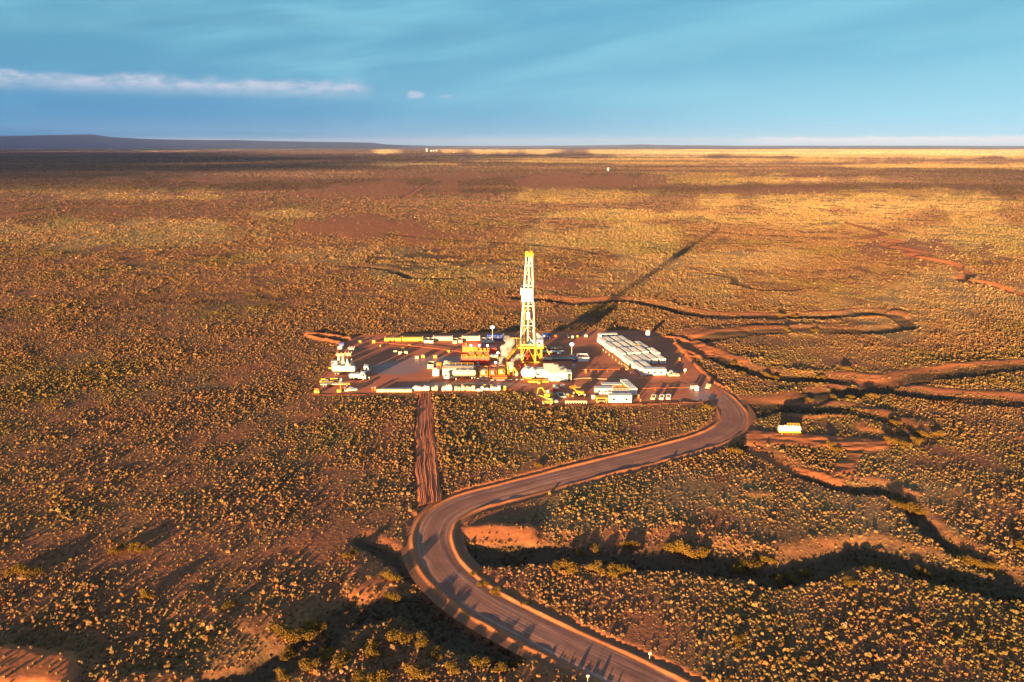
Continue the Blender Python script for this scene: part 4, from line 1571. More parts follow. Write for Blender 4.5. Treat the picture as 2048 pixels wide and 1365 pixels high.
def make_telehandler(label, L=5.5, boomang=0.12, col=YELLOW):
    """faces +x"""
    t = thing('telehandler', label, 'telehandler', (0, 0, 0))
    MB().bbox(-L / 2, L / 2 - 0.6, -0.75, 0.75, 0.6, 1.25, 0.1).bbox(-L / 2, -L / 2 + 1.0, -1.0, 1.0, 0.7, 1.8, 0.12).build('body', col, t)
    c = MB().prism([(-0.9, 1.25), (0.7, 1.25), (0.55, 2.5), (-0.8, 2.6)], -1.05, -0.15).build('cab', DARK, t)
    MB().add([(0.71, -0.98, 1.4), (0.71, -0.22, 1.4), (0.57, -0.22, 2.42), (0.57, -0.98, 2.42)], [(0, 1, 2, 3)]).build('windscreen', GLASS, c)
    p0 = Vector((-L / 2 + 0.4, 0.35, 2.0))
    p1 = p0 + Vector((math.cos(boomang), 0, math.sin(boomang))) * (L + 0.6)
    MB().bar(p0, p0 + (p1 - p0) * 0.62, 0.5).bar(p0 + (p1 - p0) * 0.5, p1, 0.36).build('boom', col, t)
    MB().bar(p1, p1 + Vector((0.2, 0, -0.9)), 0.25).box(p1.x + 0.1, p1.x + 0.2, -0.4, 1.1, p1.z - 1.2, p1.z - 0.4).box(p1.x + 0.2, p1.x + 1.3, -0.25, -0.1, p1.z - 1.2, p1.z - 1.1).box(p1.x + 0.2, p1.x + 1.3, 0.8, 0.95, p1.z - 1.2, p1.z - 1.1).build('fork', DARK, t)
    for x in (-L / 2 + 0.9, L / 2 - 1.2):
        for s in (-1, 1):
            wheel(t, x, s * 1.0, 0.62, 0.42, s)
    return t


def make_loader(label, col=YELLOW):
    """wheel loader with raised bucket, faces +x"""
    t = thing('wheel_loader', label, 'loader', (0, 0, 0))
    MB().bbox(-3.0, -0.4, -0.95, 0.95, 0.8, 2.0, 0.2).bbox(-0.4, 1.4, -0.6, 0.6, 0.7, 1.5, 0.15).build('body', col, t)
    c = MB().prism([(-1.1, 2.0), (0.35, 2.0), (0.2, 3.3), (-1.0, 3.3)], -0.75, 0.75).build('cab', GLASS, t)
    MB().box(-1.15, 0.3, -0.85, 0.85, 3.3, 3.45).build('cab_roof', col, c)
    a = MB()
    for y in (-0.6, 0.6):
        a.bar((0.3, y, 1.8), (2.6, y, 2.6), 0.3)
    a.build('arm', col, t)
    MB().prism([(2.4, 2.2), (3.6, 2.5), (3.6, 2.6), (2.6, 3.3), (2.4, 3.2)], -1.3, 1.3).build('bucket', ORANGE, t)
    for x in (-2.1, 0.9):
        for s in (-1, 1):
            wheel(t, x, s * 1.05, 0.75, 0.55, s)
    return t


def make_excavator(label, col=YELLOW):
    t = thing('excavator', label, 'excavator', (0, 0, 0))
    for s in (-1, 1):
        MB().prism([(-1.8, 0.25), (-1.5, 0.0), (1.5, 0.0), (1.8, 0.25), (1.8, 0.6), (1.5, 0.85), (-1.5, 0.85), (-1.8, 0.6)], s * 1.05 - 0.28, s * 1.05 + 0.28).build('track', DARK, t)
    MB().bbox(-2.0, 1.2, -1.25, 1.25, 1.0, 2.1, 0.15).build('body', col, t)
    c = MB().prism([(-0.1, 2.1), (1.35, 2.1), (1.2, 3.0), (0.9, 3.1), (-0.1, 3.1)], -1.2, -0.2).build('cab', WHITE, t)
    MB().box(0.05, 1.1, -1.23, -1.21, 2.3, 2.95).build('side_window', GLASS, c)
    MB().bar((1.0, 0.3, 2.0), (2.6, 0.3, 4.1), 0.45).bar((2.6, 0.3, 4.1), (4.4, 0.3, 3.3), 0.4).build('boom', col, t)
    s = MB().bar((4.3, 0.3, 3.4), (4.8, 0.3, 1.2), 0.3).build('stick', col, t)
    MB().prism([(4.5, 1.2), (5.1, 1.1), (5.0, 0.4), (4.5, 0.25), (4.2, 0.7)], -0.3, 0.9).build('bucket', DARK, t)
    return t


def make_gen(label, L, Wd, H, name='generator_container', group=None, stack=True):
    """generator in a white container with louvres and exhaust"""
    t = thing(name, label, 'generator', (0, 0, 0), 0, group)
    b = MB().box(-L / 2, L / 2, -Wd / 2, Wd / 2, 0.25, H - 0.12)
    for i in range(int(L / 0.8)):
        x = -L / 2 + 0.4 + i * 0.8
        b.box(x - 0.09, x + 0.09, -Wd / 2 - 0.04, -Wd / 2 + 0.02, 0.4, H - 0.3)
    b.build('body', WHITE, t)
    r = MB().prism([(-L / 2 - 0.1, H - 0.12), (L / 2 + 0.1, H - 0.12), (L / 2 + 0.1, H), (-L / 2 - 0.1, H)], -Wd / 2 - 0.1, Wd / 2 + 0.1)
    for y in np.linspace(-Wd / 2, Wd / 2, 5):
        r.box(-L / 2, L / 2, y - 0.05, y + 0.05, H, H + 0.06)
    r.build('roof', ROOFW, t)
    MB().box(-L / 2, L / 2, -Wd / 2 + 0.1, -Wd / 2 + 0.4, 0, 0.25).box(-L / 2, L / 2, Wd / 2 - 0.4, Wd / 2 - 0.1, 0, 0.25).build('skid_frame', DARK, t)
    MB().box(-L / 2 - 0.04, -L / 2, -Wd * 0.36, Wd * 0.36, 0.7, H - 0.5).build('louvre', GREY, t)
    if stack:
        MB().lathe((L * 0.22, 0, H + 0.28), (1, 0, 0), [(0, 0.2), (0.1, 0.3), (1.5, 0.3), (1.6, 0.2)], 10).tube((L * 0.2, 0, H), (L * 0.2, 0, H + 1.0), 0.1).build('exhaust', DARK, t)
    return t


def make_mud_tank(label, L, Wd, H, col=RED, rail=YELLOW, pumps=2, lamps=0):
    t = thing('mud_tank', label, 'mud tank', (0, 0, 0), 0, 'mud tanks beside the derrick')
    b = MB().box(-L / 2, L / 2, -Wd / 2, Wd / 2, 0.3, H)
    for x in np.linspace(-L / 2 + 0.2, L / 2 - 0.2, int(L / 1.0)):
        b.box(x - 0.06, x + 0.06, -Wd / 2 - 0.1, -Wd / 2, 0.3, H)
    b.build('shell', col, t)
    MB().box(-L / 2, L / 2, -Wd / 2 + 0.1, -Wd / 2 + 0.4, 0, 0.3).box(-L / 2, L / 2, Wd / 2 - 0.4, Wd / 2 - 0.1, 0, 0.3).build('skid_frame', DARK, t)
    d = MB().box(-L / 2, L / 2, -Wd / 2, -Wd / 2 + 0.9, H, H + 0.08).box(-L / 2, L / 2, Wd / 2 - 0.5, Wd / 2, H, H + 0.08)
    d.build('walkway', GREY, t)
    MB().box(-L / 2 + 0.1, L / 2 - 0.1, -Wd / 2 + 0.9, Wd / 2 - 0.5, H, H + 0.03).build('mud', MUDR, t)
    g = MB()
    for x in np.linspace(-L / 2, L / 2, int(L / 1.6) + 1):
        g.bar((x, -Wd / 2, H), (x, -Wd / 2, H + 1.1), 0.1)
        g.bar((x, Wd / 2, H), (x, Wd / 2, H + 1.1), 0.1)
    for y in (-Wd / 2, Wd / 2):
        g.bar((-L / 2, y, H + 1.1), (L / 2, y, H + 1.1), 0.1).bar((-L / 2, y, H + 0.6), (L / 2, y, H + 0.6), 0.08)
    g.build('handrail', rail, t)
    for k in range(pumps):
        x = (-0.3 + 0.6 * k / max(1, pumps - 1)) * L
        p = MB().lathe((x, 0.3, H + 0.1), (0, 0, 1), [(0, 0.45), (0.5, 0.45), (0.55, 0.3), (1.3, 0.3), (1.4, 0.15)], 12).build('agitator', YELLOW, t)
    for k in range(lamps):
        x = (-0.42 + 0.84 * k / max(1, lamps - 1)) * L
        p = MB().tube((x, Wd / 2, H), (x, Wd / 2, H + 2.4), 0.07).build('lamp_post', YELLOW, t)
        MB().lathe((x, Wd / 2 - 0.1, H + 2.2), (0, 0, 1), [(0, 0.15), (0.2, 0.45), (0.5, 0.5), (0.8, 0.42), (0.95, 0.15)], 10).build('lamp', LAMP, p, True)
    return t


def make_pump_skid(label, L, Wd, col=ORANGE, engine=YELLOW):
    """mud pump: fluid end towards the viewer (-y)"""
    t = thing('mud_pump', label, 'mud pump', (0, 0, 0), 0, 'mud pumps in front of the tanks')
    MB().box(-Wd / 2, -Wd / 2 + 0.35, -L / 2, L / 2, 0, 0.4).box(Wd / 2 - 0.35, Wd / 2, -L / 2, L / 2, 0, 0.4).box(-Wd / 2 + 0.35, Wd / 2 - 0.35, -L / 2, L / 2, 0.2, 0.32).build('skid_frame', col, t)
    MB().bbox(-Wd * 0.38, Wd * 0.38, -L * 0.15, L * 0.22, 0.4, 2.4, 0.3).build('power_end', col, t)
    f = MB()
    for x in (-0.7, 0, 0.7):
        f.bbox(x - 0.28, x + 0.28, -L * 0.36, -L * 0.15, 0.6, 1.7, 0.06)
    f.build('fluid_end', engine, t)
    MB().lathe((0, -L * 0.42, 1.2), (0, 0, 1), [(0, 0.3), (0.3, 0.5), (0.9, 0.55), (1.3, 0.4), (1.5, 0.15)], 14).build('pulsation_dampener', WHITE, t, True)
    MB().bbox(-Wd * 0.3, Wd * 0.3, L * 0.25, L * 0.48, 0.4, 1.9, 0.12).build('motor', engine, t)
    g = MB()
    for x in (-Wd / 2 + 0.1, Wd / 2 - 0.1):
        for y in np.linspace(-L / 2 + 0.1, L / 2 - 0.1, 4):
            g.bar((x, y, 0.4), (x, y, 2.9), 0.11)
        g.bar((x, -L / 2 + 0.1, 2.9), (x, L / 2 - 0.1, 2.9), 0.12)
    for y in (-L / 2 + 0.1, L / 2 - 0.1):
        g.bar((-Wd / 2 + 0.1, y, 2.9), (Wd / 2 - 0.1, y, 2.9), 0.12)
    g.build('guard_frame', engine, t)
    return t


# ------------------------------------------------------------------ the drilling rig
def build_rig():
    bx, by = G(1060, 722)
    k = mpp(722)
    dz = zat(722, 690)                     # deck height
    ztop = zat(722, 512)
    x = lambda p: (p - 1060) * k
    rig = thing('drilling_rig', 'tall white and yellow drilling rig with latticed mast standing on the pad', 'drilling rig', (bx, by, 0))
    # substructure
    x0, x1 = x(1036), x(1086)
    y0, y1 = -3.2, 6.2
    for cx, cy in ((x(1043), y0), (x(1070), y0), (x(1082), y0), (x(1043), y1), (x(1070), y1), (x(1082), y1)):
        MB().bar((cx, cy, 0), (cx, cy, dz - 0.5), 0.62).box(cx - 0.6, cx + 0.6, cy - 0.6, cy + 0.6, 0, 0.18).build('leg', YELLOW, rig)
    b = MB()
    for cy in (y0, y1):
        b.bar((x(1043), cy, 0.4), (x(1056), cy, dz - 0.7), 0.26).bar((x(1056), cy, dz - 0.7), (x(1070), cy, 0.4), 0.26)
        b.bar((x(1070), cy, dz - 0.7), (x(1082), cy, 0.5), 0.26).bar((x(1070), cy, dz * 0.5), (x(1082), cy, dz * 0.5), 0.22)
    for cx in (x(1043), x(1082)):
        b.bar((cx, y0, 0.4), (cx, y1, dz - 0.7), 0.26).bar((cx, y1, 0.4), (cx, y0, dz - 0.7), 0.26)
    b.build('brace', YELLOW, rig)
    for cy in (y0, y1):
        MB().bar((x(1043), cy, 0.35), (x(1082), cy, 0.35), 0.5).build('base_beam', YELLOW, rig)
    # well head stack under the floor
    MB().lathe((x(1056), 1.5, 0), (0, 0, 1), [(0, 0.8), (0.5, 0.8), (0.55, 0.5), (1.6, 0.5), (1.65, 0.85), (2.6, 0.85), (2.65, 0.55), (3.4, 0.55), (3.45, 0.8), (4.4, 0.8), (4.5, 0.4), (6.0, 0.4)], 14).build('blowout_preventer', RED, rig)
    # deck
    d = MB().box(x0, x1, y0 - 0.6, y1 + 0.6, dz - 0.5, dz)
    d.build('drill_floor', YELLOW, rig)
    for cy in (y0 - 0.75, y1 + 0.75):
        MB().box(x0 - 0.1, x1 + 0.1, cy - 0.12, cy + 0.12, dz - 0.75, dz - 0.05).build('floor_beam', YELLOW, rig)
    g = MB()
    for px in np.linspace(x0, x1, 10):
        for cy in (y0 - 0.55, y1 + 0.55):
            g.bar((px, cy, dz), (px, cy, dz + 1.15), 0.11)
    for cy in (y0 - 0.55, y1 + 0.55):
        for z in (0.6, 1.15):
            g.bar((x0, cy, dz + z), (x1, cy, dz + z), 0.10)
    for cx in (x0, x1):
        g.bar((cx, y0 - 0.5, dz + 1.15), (cx, y1 + 0.5, dz + 1.15), 0.1).bar((cx, y0 - 0.5, dz + 0.6), (cx, y1 + 0.5, dz + 0.6), 0.1)
    g.build('handrail', YELLOW, rig)
    # windwall, doghouse and machinery on the floor
    dog = MB().bbox(x(1073), x(1085), y0 + 0.2, y0 + 4.2, dz, dz + 3.0, 0.1).build('doghouse', WHITE, rig)
    MB().box(x(1075), x(1080), y0 + 0.14, y0 + 0.18, dz + 1.2, dz + 2.2).build('window', GLASS, dog)
    MB().box(x(1073) - 0.1, x(1085) + 0.1, y0 + 0.1, y0 + 4.3, dz + 3.0, dz + 3.15).build('roof', ROOFW, dog)
    MB().lathe((x(1060), 3.0, dz + 1.1), (1, 0, 0), [(0, 1.1), (0.15, 1.1), (0.16, 0.7), (2.2, 0.7), (2.21, 1.1), (2.4, 1.1)], 16).build('drawworks', LBLUE, rig)
    MB().bbox(x(1057), x(1063), -1.6, 0.4, dz, dz + 1.2, 0.12).build('iron_roughneck', LBLUE, rig)
    MB().bbox(x(1046), x(1050), -1.2, 0.6, dz, dz + 2.2, 0.1).build('driller_chair_cabin', ORANGE, rig)
    MB().tube((x(1075), 4.8, dz), (x(1075), 4.8, dz + 4.4), 0.35).tube((x(1079), 4.8, dz), (x(1079), 4.8, dz + 3.8), 0.35).bar((x(1075), 4.8, dz + 4.2), (x(1084), 1.0, dz + 3.4), 0.2).build('mud_manifold', WHITE, rig)
    MB().bar((x(1040), 0, dz), (x(1040), 0, dz + 3.4), 0.3).bar((x(1040), 0, dz + 3.3), (x(1023), 0, dz + 3.3), 0.28).bar((x(1033), 0, dz + 3.3), (x(1033), 0, dz - 0.4), 0.26).bar((x(1023), 0, dz + 3.3), (x(1022), 0, dz + 2.0), 0.12).build('jib', YELLOW, rig)
    # inclined ramp and stair at the left
    r = MB()
    p0, p1 = Vector((x(1037), 0, dz - 0.2)), Vector((x(1012), -1.0, 0.4))
    for dy in (-1.2, 1.2):
        r.bar(p0 + Vector((0, dy, 0)), p1 + Vector((0, dy, 0)), 0.4)
        r.bar(p0 + Vector((0, dy, 1.0)), p1 + Vector((0, dy, 1.0)), 0.12)
    for i in range(16):
        q = p0 + (p1 - p0) * (i + 0.5) / 16
        r.box(q.x - 0.2, q.x + 0.2, q.y - 1.1, q.y + 1.1, q.z - 0.05, q.z + 0.03)
    r.build('stair', YELLOW, rig)
    c = MB()
    p0, p1 = Vector((x(1087), 3.0, dz - 0.2)), Vector((x(1102), 3.0, 1.4))
    c.bar(p0 + Vector((0, -0.9, 0)), p1 + Vector((0, -0.9, 0)), 0.3).bar(p0 + Vector((0, 0.9, 0)), p1 + Vector((0, 0.9, 0)), 0.3)
    for i in range(8):
        q = p0 + (p1 - p0) * (i + 0.5) / 8
        c.box(q.x - 0.15, q.x + 0.15, q.y - 0.9, q.y + 0.9, q.z - 0.06, q.z + 0.04)
    c.build('pipe_ramp', YELLOW, rig)
    # mast
    zb = dz
    cxb, cxt = x(1055.0), x(1057.0)
    wb, wt = 15.0 * k, 6.0 * k
    db, dt = 5.0, 1.5
    yc = 1.5

    def corner(sx, sy, z):
        t = (z - zb) / (ztop - zb)
        return Vector((cxb + (cxt - cxb) * t + sx * (wb + (wt - wb) * t) * 0.92, yc + sy * (db + (dt - db) * t) / 2 * 1.6, z))
    mast = MB()
    levels = np.linspace(zb + 0.6, ztop, 10)
    for i in range(len(levels)):
        for s in (-1, 1):
            mast.bar(corner(s, -1, levels[i]), corner(s, 1, levels[i]), 0.16)
        mast.bar(corner(-1, 1, levels[i]), corner(1, 1, levels[i]), 0.16)
        if i % 2 == 0 or i > 8:
            mast.bar(corner(-1, -1, levels[i]), corner(1, -1, levels[i]), 0.32)
    for i in range(len(levels) - 1):
        a, bq = levels[i], levels[i + 1]
        s = 1 if i % 2 else -1
        mast.bar(corner(s, 1, a), corner(-s, 1, bq), 0.14)
        mast.bar(corner(-1, s, a), corner(-1, -s, bq), 0.14).bar(corner(1, s, a), corner(1, -s, bq), 0.14)
        mid = (a + bq) / 2
        cm = (corner(-1, -1, bq) + corner(1, -1, bq)) / 2
        mast.bar(corner(-1, -1, a), cm, 0.2) if i % 2 else mast.bar(corner(1, -1, a), cm, 0.2)
    m = mast.build('mast', WHITE, rig)
    for sx in (-1, 1):
        for sy in (-1, 1):
            MB().bar(corner(sx, sy, zb), corner(sx, sy, ztop), 0.42).build('mast_leg', WHITE, m)
    MB().bar((cxb, yc - 0.6, zb + 1.5), (cxt, yc - 0.3, ztop - 1), 0.5).build('guide_rail', WHITE, m)
    lad = MB()
    for s in (-0.25, 0.25):
        lad.bar(corner(1, 1, zb) + Vector((-0.9 + s, 0, 0)), corner(1, 1, ztop) + Vector((-0.9 + s, 0, 0)), 0.08)
    for i in range(60):
        q = corner(1, 1, zb + (ztop - zb) * i / 60) + Vector((-0.9, 0, 0))
        lad.box(q.x - 0.25, q.x + 0.25, q.y - 0.03, q.y + 0.03, q.z, q.z + 0.05)
    lad.build('ladder', YELLOW, m)
    dp = MB()
    for i in range(3):
        for j in range(2):
            px, py = cxb - wb * 0.55 + i * 0.28, yc + 1.2 + j * 0.4
            dp.tube((px, py, zb), (px + 0.25, py - 0.2, zat(722, 592)), 0.09, None, 5)
    dp.build('drill_pipe', YELLOW, m)
    zt = zat(722, 640)
    MB().bbox(cxb - 0.8, cxb + 1.1, yc - 1.6, yc - 0.2, zt, zt + 3.6, 0.2).build('top_drive', LGREY, m)
    # racking board with its wind panels
    za, zc = zat(722, 601), zat(722, 575)
    mx0, mx1 = x(1042.5), x(1064.6)
    mb = MB()
    mb.box(mx0, mx1, yc - 4.7, yc - 4.55, za, zc).box(mx0, mx1, yc + 3.2, yc + 3.35, za, zc)
    mb.box(mx0, mx0 + 0.15, yc - 4.55, yc + 3.2, za, zc).box(mx1 - 0.15, mx1, yc - 4.55, yc + 3.2, za, zc)
    for q in np.linspace(mx0 + 0.5, mx1 - 0.5, 6):
        mb.box(q - 0.08, q + 0.08, yc - 4.78, yc - 4.7, za, zc)
    o = mb.build('racking_board', WHITE, rig)
    MB().box(mx0 + 0.15, mx1 - 0.15, yc - 4.55, yc - 2.6, za + 0.1, za + 0.2).build('board_floor', GREY, o)
    MB().box(x(1040), mx0 - 0.01, yc - 4.9, yc - 1.0, zat(722, 587), zc + 0.15).build('side_platform', WHITE, o)
    # crown
    cr = MB().box(x(1049.3), x(1064.7), yc - 2.2, yc + 2.2, ztop - 0.3, ztop + 0.2)
    for px in np.linspace(x(1049.5), x(1064.5), 5):
        for cy in (yc - 2.1, yc + 2.1):
            cr.bar((px, cy, ztop + 0.2), (px, cy, ztop + 1.3), 0.14)
    for cy in (yc - 2.1, yc + 2.1):
        cr.bar((x(1049.5), cy, ztop + 1.3), (x(1064.5), cy, ztop + 1.3), 0.14).box(x(1049.5), x(1064.5), cy - 0.04, cy + 0.04, ztop + 0.2, ztop + 0.75)
    crown = cr.build('crown_platform', YELLOW, rig)
    sh = MB()
    for q in (-0.9, 0.0, 0.9):
        sh.lathe((x(1057) + q - 0.12, yc, ztop + 1.0), (1, 0, 0), [(0, 0.75), (0.24, 0.75)], 14)
    sh.build('sheave', YELLOW, crown)
    for px in (1052.5, 1062):
        MB().bar((x(px), yc - 1.0, ztop), (x(px), yc - 1.0, ztop + 2.1), 0.38).build('bumper_post', YELLOW, crown)
    MB().tube((x(1059), yc, ztop + 0.2), (x(1059), yc, ztop + 4.2), 0.09, 0.04).build('lightning_rod', YELLOW, crown)
    return bx, by, k


RIGX, RIGY, RIGK = build_rig()


# ------------------------------------------------------------------ steam from the tanks
def build_steam():
    m = bpy.data.materials.new('steam')
    m.use_nodes = True
    t = m.node_tree
    t.nodes.clear()
    N = NT(t)
    out = N.n('ShaderNodeOutputMaterial')
    v = N.n('ShaderNodeVolumePrincipled')
    v.inputs['Color'].default_value = (0.98, 0.97, 0.95, 1)
    v.inputs['Anisotropy'].default_value = 0.1
    tc = N.n('ShaderNodeTexCoord')
    f = N.noise(tc.outputs['Object'], 0.45, 4.0, 0.6)
    N._set(v.inputs['Density'], N.ramp(f, 0.38, 0.62, 0.0, STEAM))
    N.l(v.outputs[0], out.inputs['Volume'])
    for lab, pts in (('tall pale steam plume drifting up left of the derrick', ((1000, 736, 0.5, 1.0), (1001, 730, 2.2, 1.6), (1003, 722, 4.8, 2.2), (1006, 713, 7.2, 2.8), (1010, 703, 9.8, 3.4), (1016, 694, 12.0, 3.6), (1014, 684, 14.5, 2.2), (1009, 676, 16.4, 1.2))),
                     ('low pale steam plume rising under the drill floor', ((1018, 740, 1.2, 1.0), (1022, 734, 2.6, 1.5), (1027, 727, 4.2, 2.0), (1034, 720, 5.4, 2.2), (1042, 714, 6.6, 1.8)))):
        bm = bmesh.new()
        rs = random.Random(2)
        px0, py0 = pts[0][0], 745
        ox, oy = G(1008, 738) if 'tall' in lab else G(1024, 738)
        for (px, py, z, r) in pts:
            cx = (px - (1008 if 'tall' in lab else 1024)) * mpp(735)
            for q in range(3):
                mt = Matrix.Translation((cx + rs.uniform(-.4, .4) * r, rs.uniform(-.4, .4) * r, z + rs.uniform(-.3, .3) * r)) @ Matrix.Scale(rs.uniform(0.45, 0.7) * r, 4)
                bmesh.ops.create_icosphere(bm, subdivisions=2, radius=1.0, matrix=mt)
        me = bpy.data.meshes.new('steam_plume')
        bm.to_mesh(me)
        bm.free()
        me.materials.append(m)
        o = bpy.data.objects.new('steam_plume', me)
        C.objects.link(o)
        o.location = (ox, oy, 0)
        rm = o.modifiers.new('merge', 'REMESH')
        rm.mode = 'VOXEL'
        rm.voxel_size = 0.35
        tag(o, lab, 'steam', None, 'stuff')


STEAM = 0.6
build_steam()


# ------------------------------------------------------------------ camp of white cabins at the right
def build_camp():
    A = Vector(G(1192, 684))
    B = Vector(G(1281, 750))
    d = (B - A).normalized()
    e = Vector((-d.y, d.x)) if -d.y > 0 else Vector((d.y, -d.x))
    if e.x < 0:
        e = -e
    rot = math.atan2(d.y, d.x)
    tot = (B - A).length
    pit = tot / 5.0
    L, Wd, H = pit - 1.0, 2.7, 2.9
    colp = 3.8
    names = ['left row', 'second row from left', 'middle row', 'fourth row from left', 'right row']
    protos = {}
    ncol = {0: (0, 1, 2, 3, 4), 1: (0, 1, 2, 3, 4), 2: (0, 1, 2, 3), 3: (0, 1, 2, 3), 4: (1, 2, 3)}
    shift = {(3, 3): -0.6, (4, 3): -0.4, (4, 1): 1.5, (4, 2): 3.4, (3, 1): -1.0, (2, 2): 0.8, (1, 3): 0.9, (1, 1): -0.3}
    grp = 'white cabins of the camp'
    for c, rows in ncol.items():
        for r in rows:
            off = A + d * (pit * (r + 0.5) + shift.get((c, r), 0)) + e * (colp * c + Wd / 2 + (0.35 if c > 2 else 0) + (0.8 if (c, r) == (4, 2) else 0))
            lab = 'white camp cabin, %s from the far end of the %s' % (ORD[rows.index(r)], names[c])
            kd = 1 if (r * 5 + c * 3) % 4 == 1 else 0
            if kd not in protos:
                t = protos[kd] = make_cabin(lab, L, Wd, H, WHITE, LGREY if kd else ROOFW, group=grp, windows=3)
            else:
                t = copy_tree(protos[kd])
                t['label'] = lab
            jr = random.Random(r * 11 + c)
            put(t, off.x + jr.uniform(-.25, .25), off.y + jr.uniform(-.3, .3), rot + jr.uniform(-.02, .02) + (math.pi if jr.random() < 0.4 else 0))
            t.scale = (jr.uniform(0.90, 1.0), jr.uniform(0.88, 1.04), 1.0 + 0.10 * ((r * 7 + c * 3) % 3 - 1))
    fx, fy, w = foot(1287, 1331.5, 752)
    t = make_cabin('long white cabin standing crosswise at the near end of the camp', w, 3.1, 3.1, group=grp, windows=3)
    put(t, fx, fy + 1.55, R(1.5))
    fx, fy, w = foot(1197, 1234.5, 677)
    t = make_cabin('long white cabin standing crosswise at the far end of the camp', w, 2.9, 2.3, group=grp, windows=3)
    put(t, fx, fy + 1.5, R(3))
    for i, (px, py) in enumerate(((1206.5, 702), (1211.5, 706), (1218.5, 711.5), (1225, 716.5), (1231.5, 722), (1238.5, 727.5), (1243, 729.5))):
        tt = thing('bollard', 'pale bollard, %s from the far end, in front of the camp' % ORD[i], 'bollard', (*G(px, py), 0), 0, 'bollards in front of the camp')
        MB().tube((0, 0, 0), (0, 0, 0.75), 0.16, 0.14, 8).build('post', CREAM, tt)
        MB().lathe((0, 0, 0.75), (0, 0, 1), [(0, 0.2), (0.12, 0.2), (0.2, 0.05)], 8).build('cap', YELLOW, tt)
    yx, yy = G(1277, 702)
    t = thing('gas_rack', 'yellow gas bottle rack wedged between the camp cabins', 'rack', (yx, yy, 0))
    MB().box(-1.1, 1.1, -0.7, 0.7, 0, 0.15).build('base', YELLOW, t)
    b = MB()
    for x in (-0.75, -0.25, 0.25, 0.75):
        b.lathe((x, 0, 0.15), (0, 0, 1), [(0, 0.22), (3.0, 0.22), (3.2, 0.1)], 10)
    b.build('bottle', YELLOW, t)
    # tank with a blue base behind the camp
    fx, fy, w = foot(1291, 1301, 675)
    t = thing('water_tank', 'white water tank on a blue base behind the camp', 'water tank', (fx, fy + 1, 0))
    MB().lathe((0, 0, 1.1), (0, 0, 1), [(0, 1.15), (2.2, 1.15), (2.5, 0.8), (2.6, 0.3)], 18).build('tank', WHITE, t, False)
    MB().bbox(-1.2, 1.2, -1.1, 1.1, 0, 1.1, 0.08).build('base', LBLUE, t)
    # small things around it
    t = make_telehandler('small orange and yellow forklift beside the camp front', 2.6, 0.5, ORANGE)
    put(t, *G(1253, 741), R(160))
    t.scale = (0.8, 0.8, 0.8)
    put(make_sign('white round sign at the near corner of the camp', 1.3, 0.9), *G(1262.5, 750))
    put(make_sign('second white sign close to the crosswise camp cabin', 1.2, 1.0), *G(1283, 753))
    fx, fy = G(1359, 721)
    put(make_drum('orange drum on the right edge of the pad by a long shadow', ORANGE, 1.2, 0.5), fx, fy)


build_camp()


# ------------------------------------------------------------------ vehicles
def build_vehicles():
    # tanker trailer on the dirt arm right of the road
    fx, fy, w = foot(1557, 1602, 872)
    t = make_tank_trailer('white tank trailer parked alone on the bare earth right of the road', w, 1.12, axles=(0.13, 0.28), front=-0.36)
    put(t, fx, fy + 1.1, R(-2))
    # left: tank trailer with a truck in front and one beyond
    fx, fy, w = foot(662, 710, 752)
    put(make_tank_trailer('long white tank trailer at the left side of the pad', w, 1.35, axles=(-0.34, -0.22), rail=False), fx, fy + 2.5, R(-3))
    fx, fy, w = foot(699, 732, 760)
    put(make_tractor('white lorry with flat white body in front of the long tank trailer', WHITE, w, box=2.5), fx, fy + 1, R(-4))
    fx, fy, w = foot(712, 736, 750)
    put(make_tractor('white lorry cab with dark nose beyond the long tank trailer', WHITE, w), fx, fy + 3.5, R(-3))
    # centre tanker with tractor facing left
    fx, fy, w = foot(905, 952, 759)
    put(make_tank_trailer('cream white tank trailer behind a lorry in front of the mud tanks', w, 1.3, CREAM, axles=(0.22, 0.33, 0.44), rail=False), fx, fy + 1.6, R(-0.5))
    fx, fy, w = foot(888, 915, 761)
    put(make_tractor('white lorry pulling the cream tank trailer, cab facing left', WHITE, w), fx, fy + 1.4, R(180))
    # pickups
    for i, (px, py, a, lab) in enumerate(((1310.5, 802, -118, 'leftmost of three white pickups parked along the front edge, sun yellow in its paint'),
                                          (1326.6, 802, -112, 'middle one of three white pickups parked along the front edge'),
                                          (1339.5, 801.5, -108, 'rightmost of three white pickups parked along the front edge'))):
        put(make_pickup(lab, CREAM if i == 0 else WHITE), G(px, py)[0], G(px, py)[1] + 2.4, R(a))  # first pickup wears the sun's yellow as cream paint
    put(make_pickup('white pickup parked beside the crosswise camp cabin, facing left'), *G(1342, 749), R(170))
    put(make_pickup('cream pickup parked just in front of another by the camp', CREAM), *G(1347, 753.5), R(178))
    put(make_pickup('white car parked among machines at the front edge of the pad'), *G(1103, 806), R(5))
    put(make_pickup('white pickup parked at the near left corner of the pad'), *G(702, 783), R(20))
    put(make_pickup('cream car standing where the road leaves the pad', CREAM), *G(1417, 776), R(60))
    # machines
    put(make_telehandler('yellow telehandler with white arm at the left edge of the pad', 6.4, 0.05), *G(656, 768), R(2))
    put(make_loader('yellow wheel loader with raised bucket on the front right of the pad'), *G(1155, 789), R(130))
    put(make_excavator('yellow and white excavator in the lower corner of the pad'), *G(1096, 796), R(150))
    put(make_telehandler('yellow telehandler parked behind the white car at the front edge', 5.0, 0.3), *G(1094, 808), R(170))


build_vehicles()


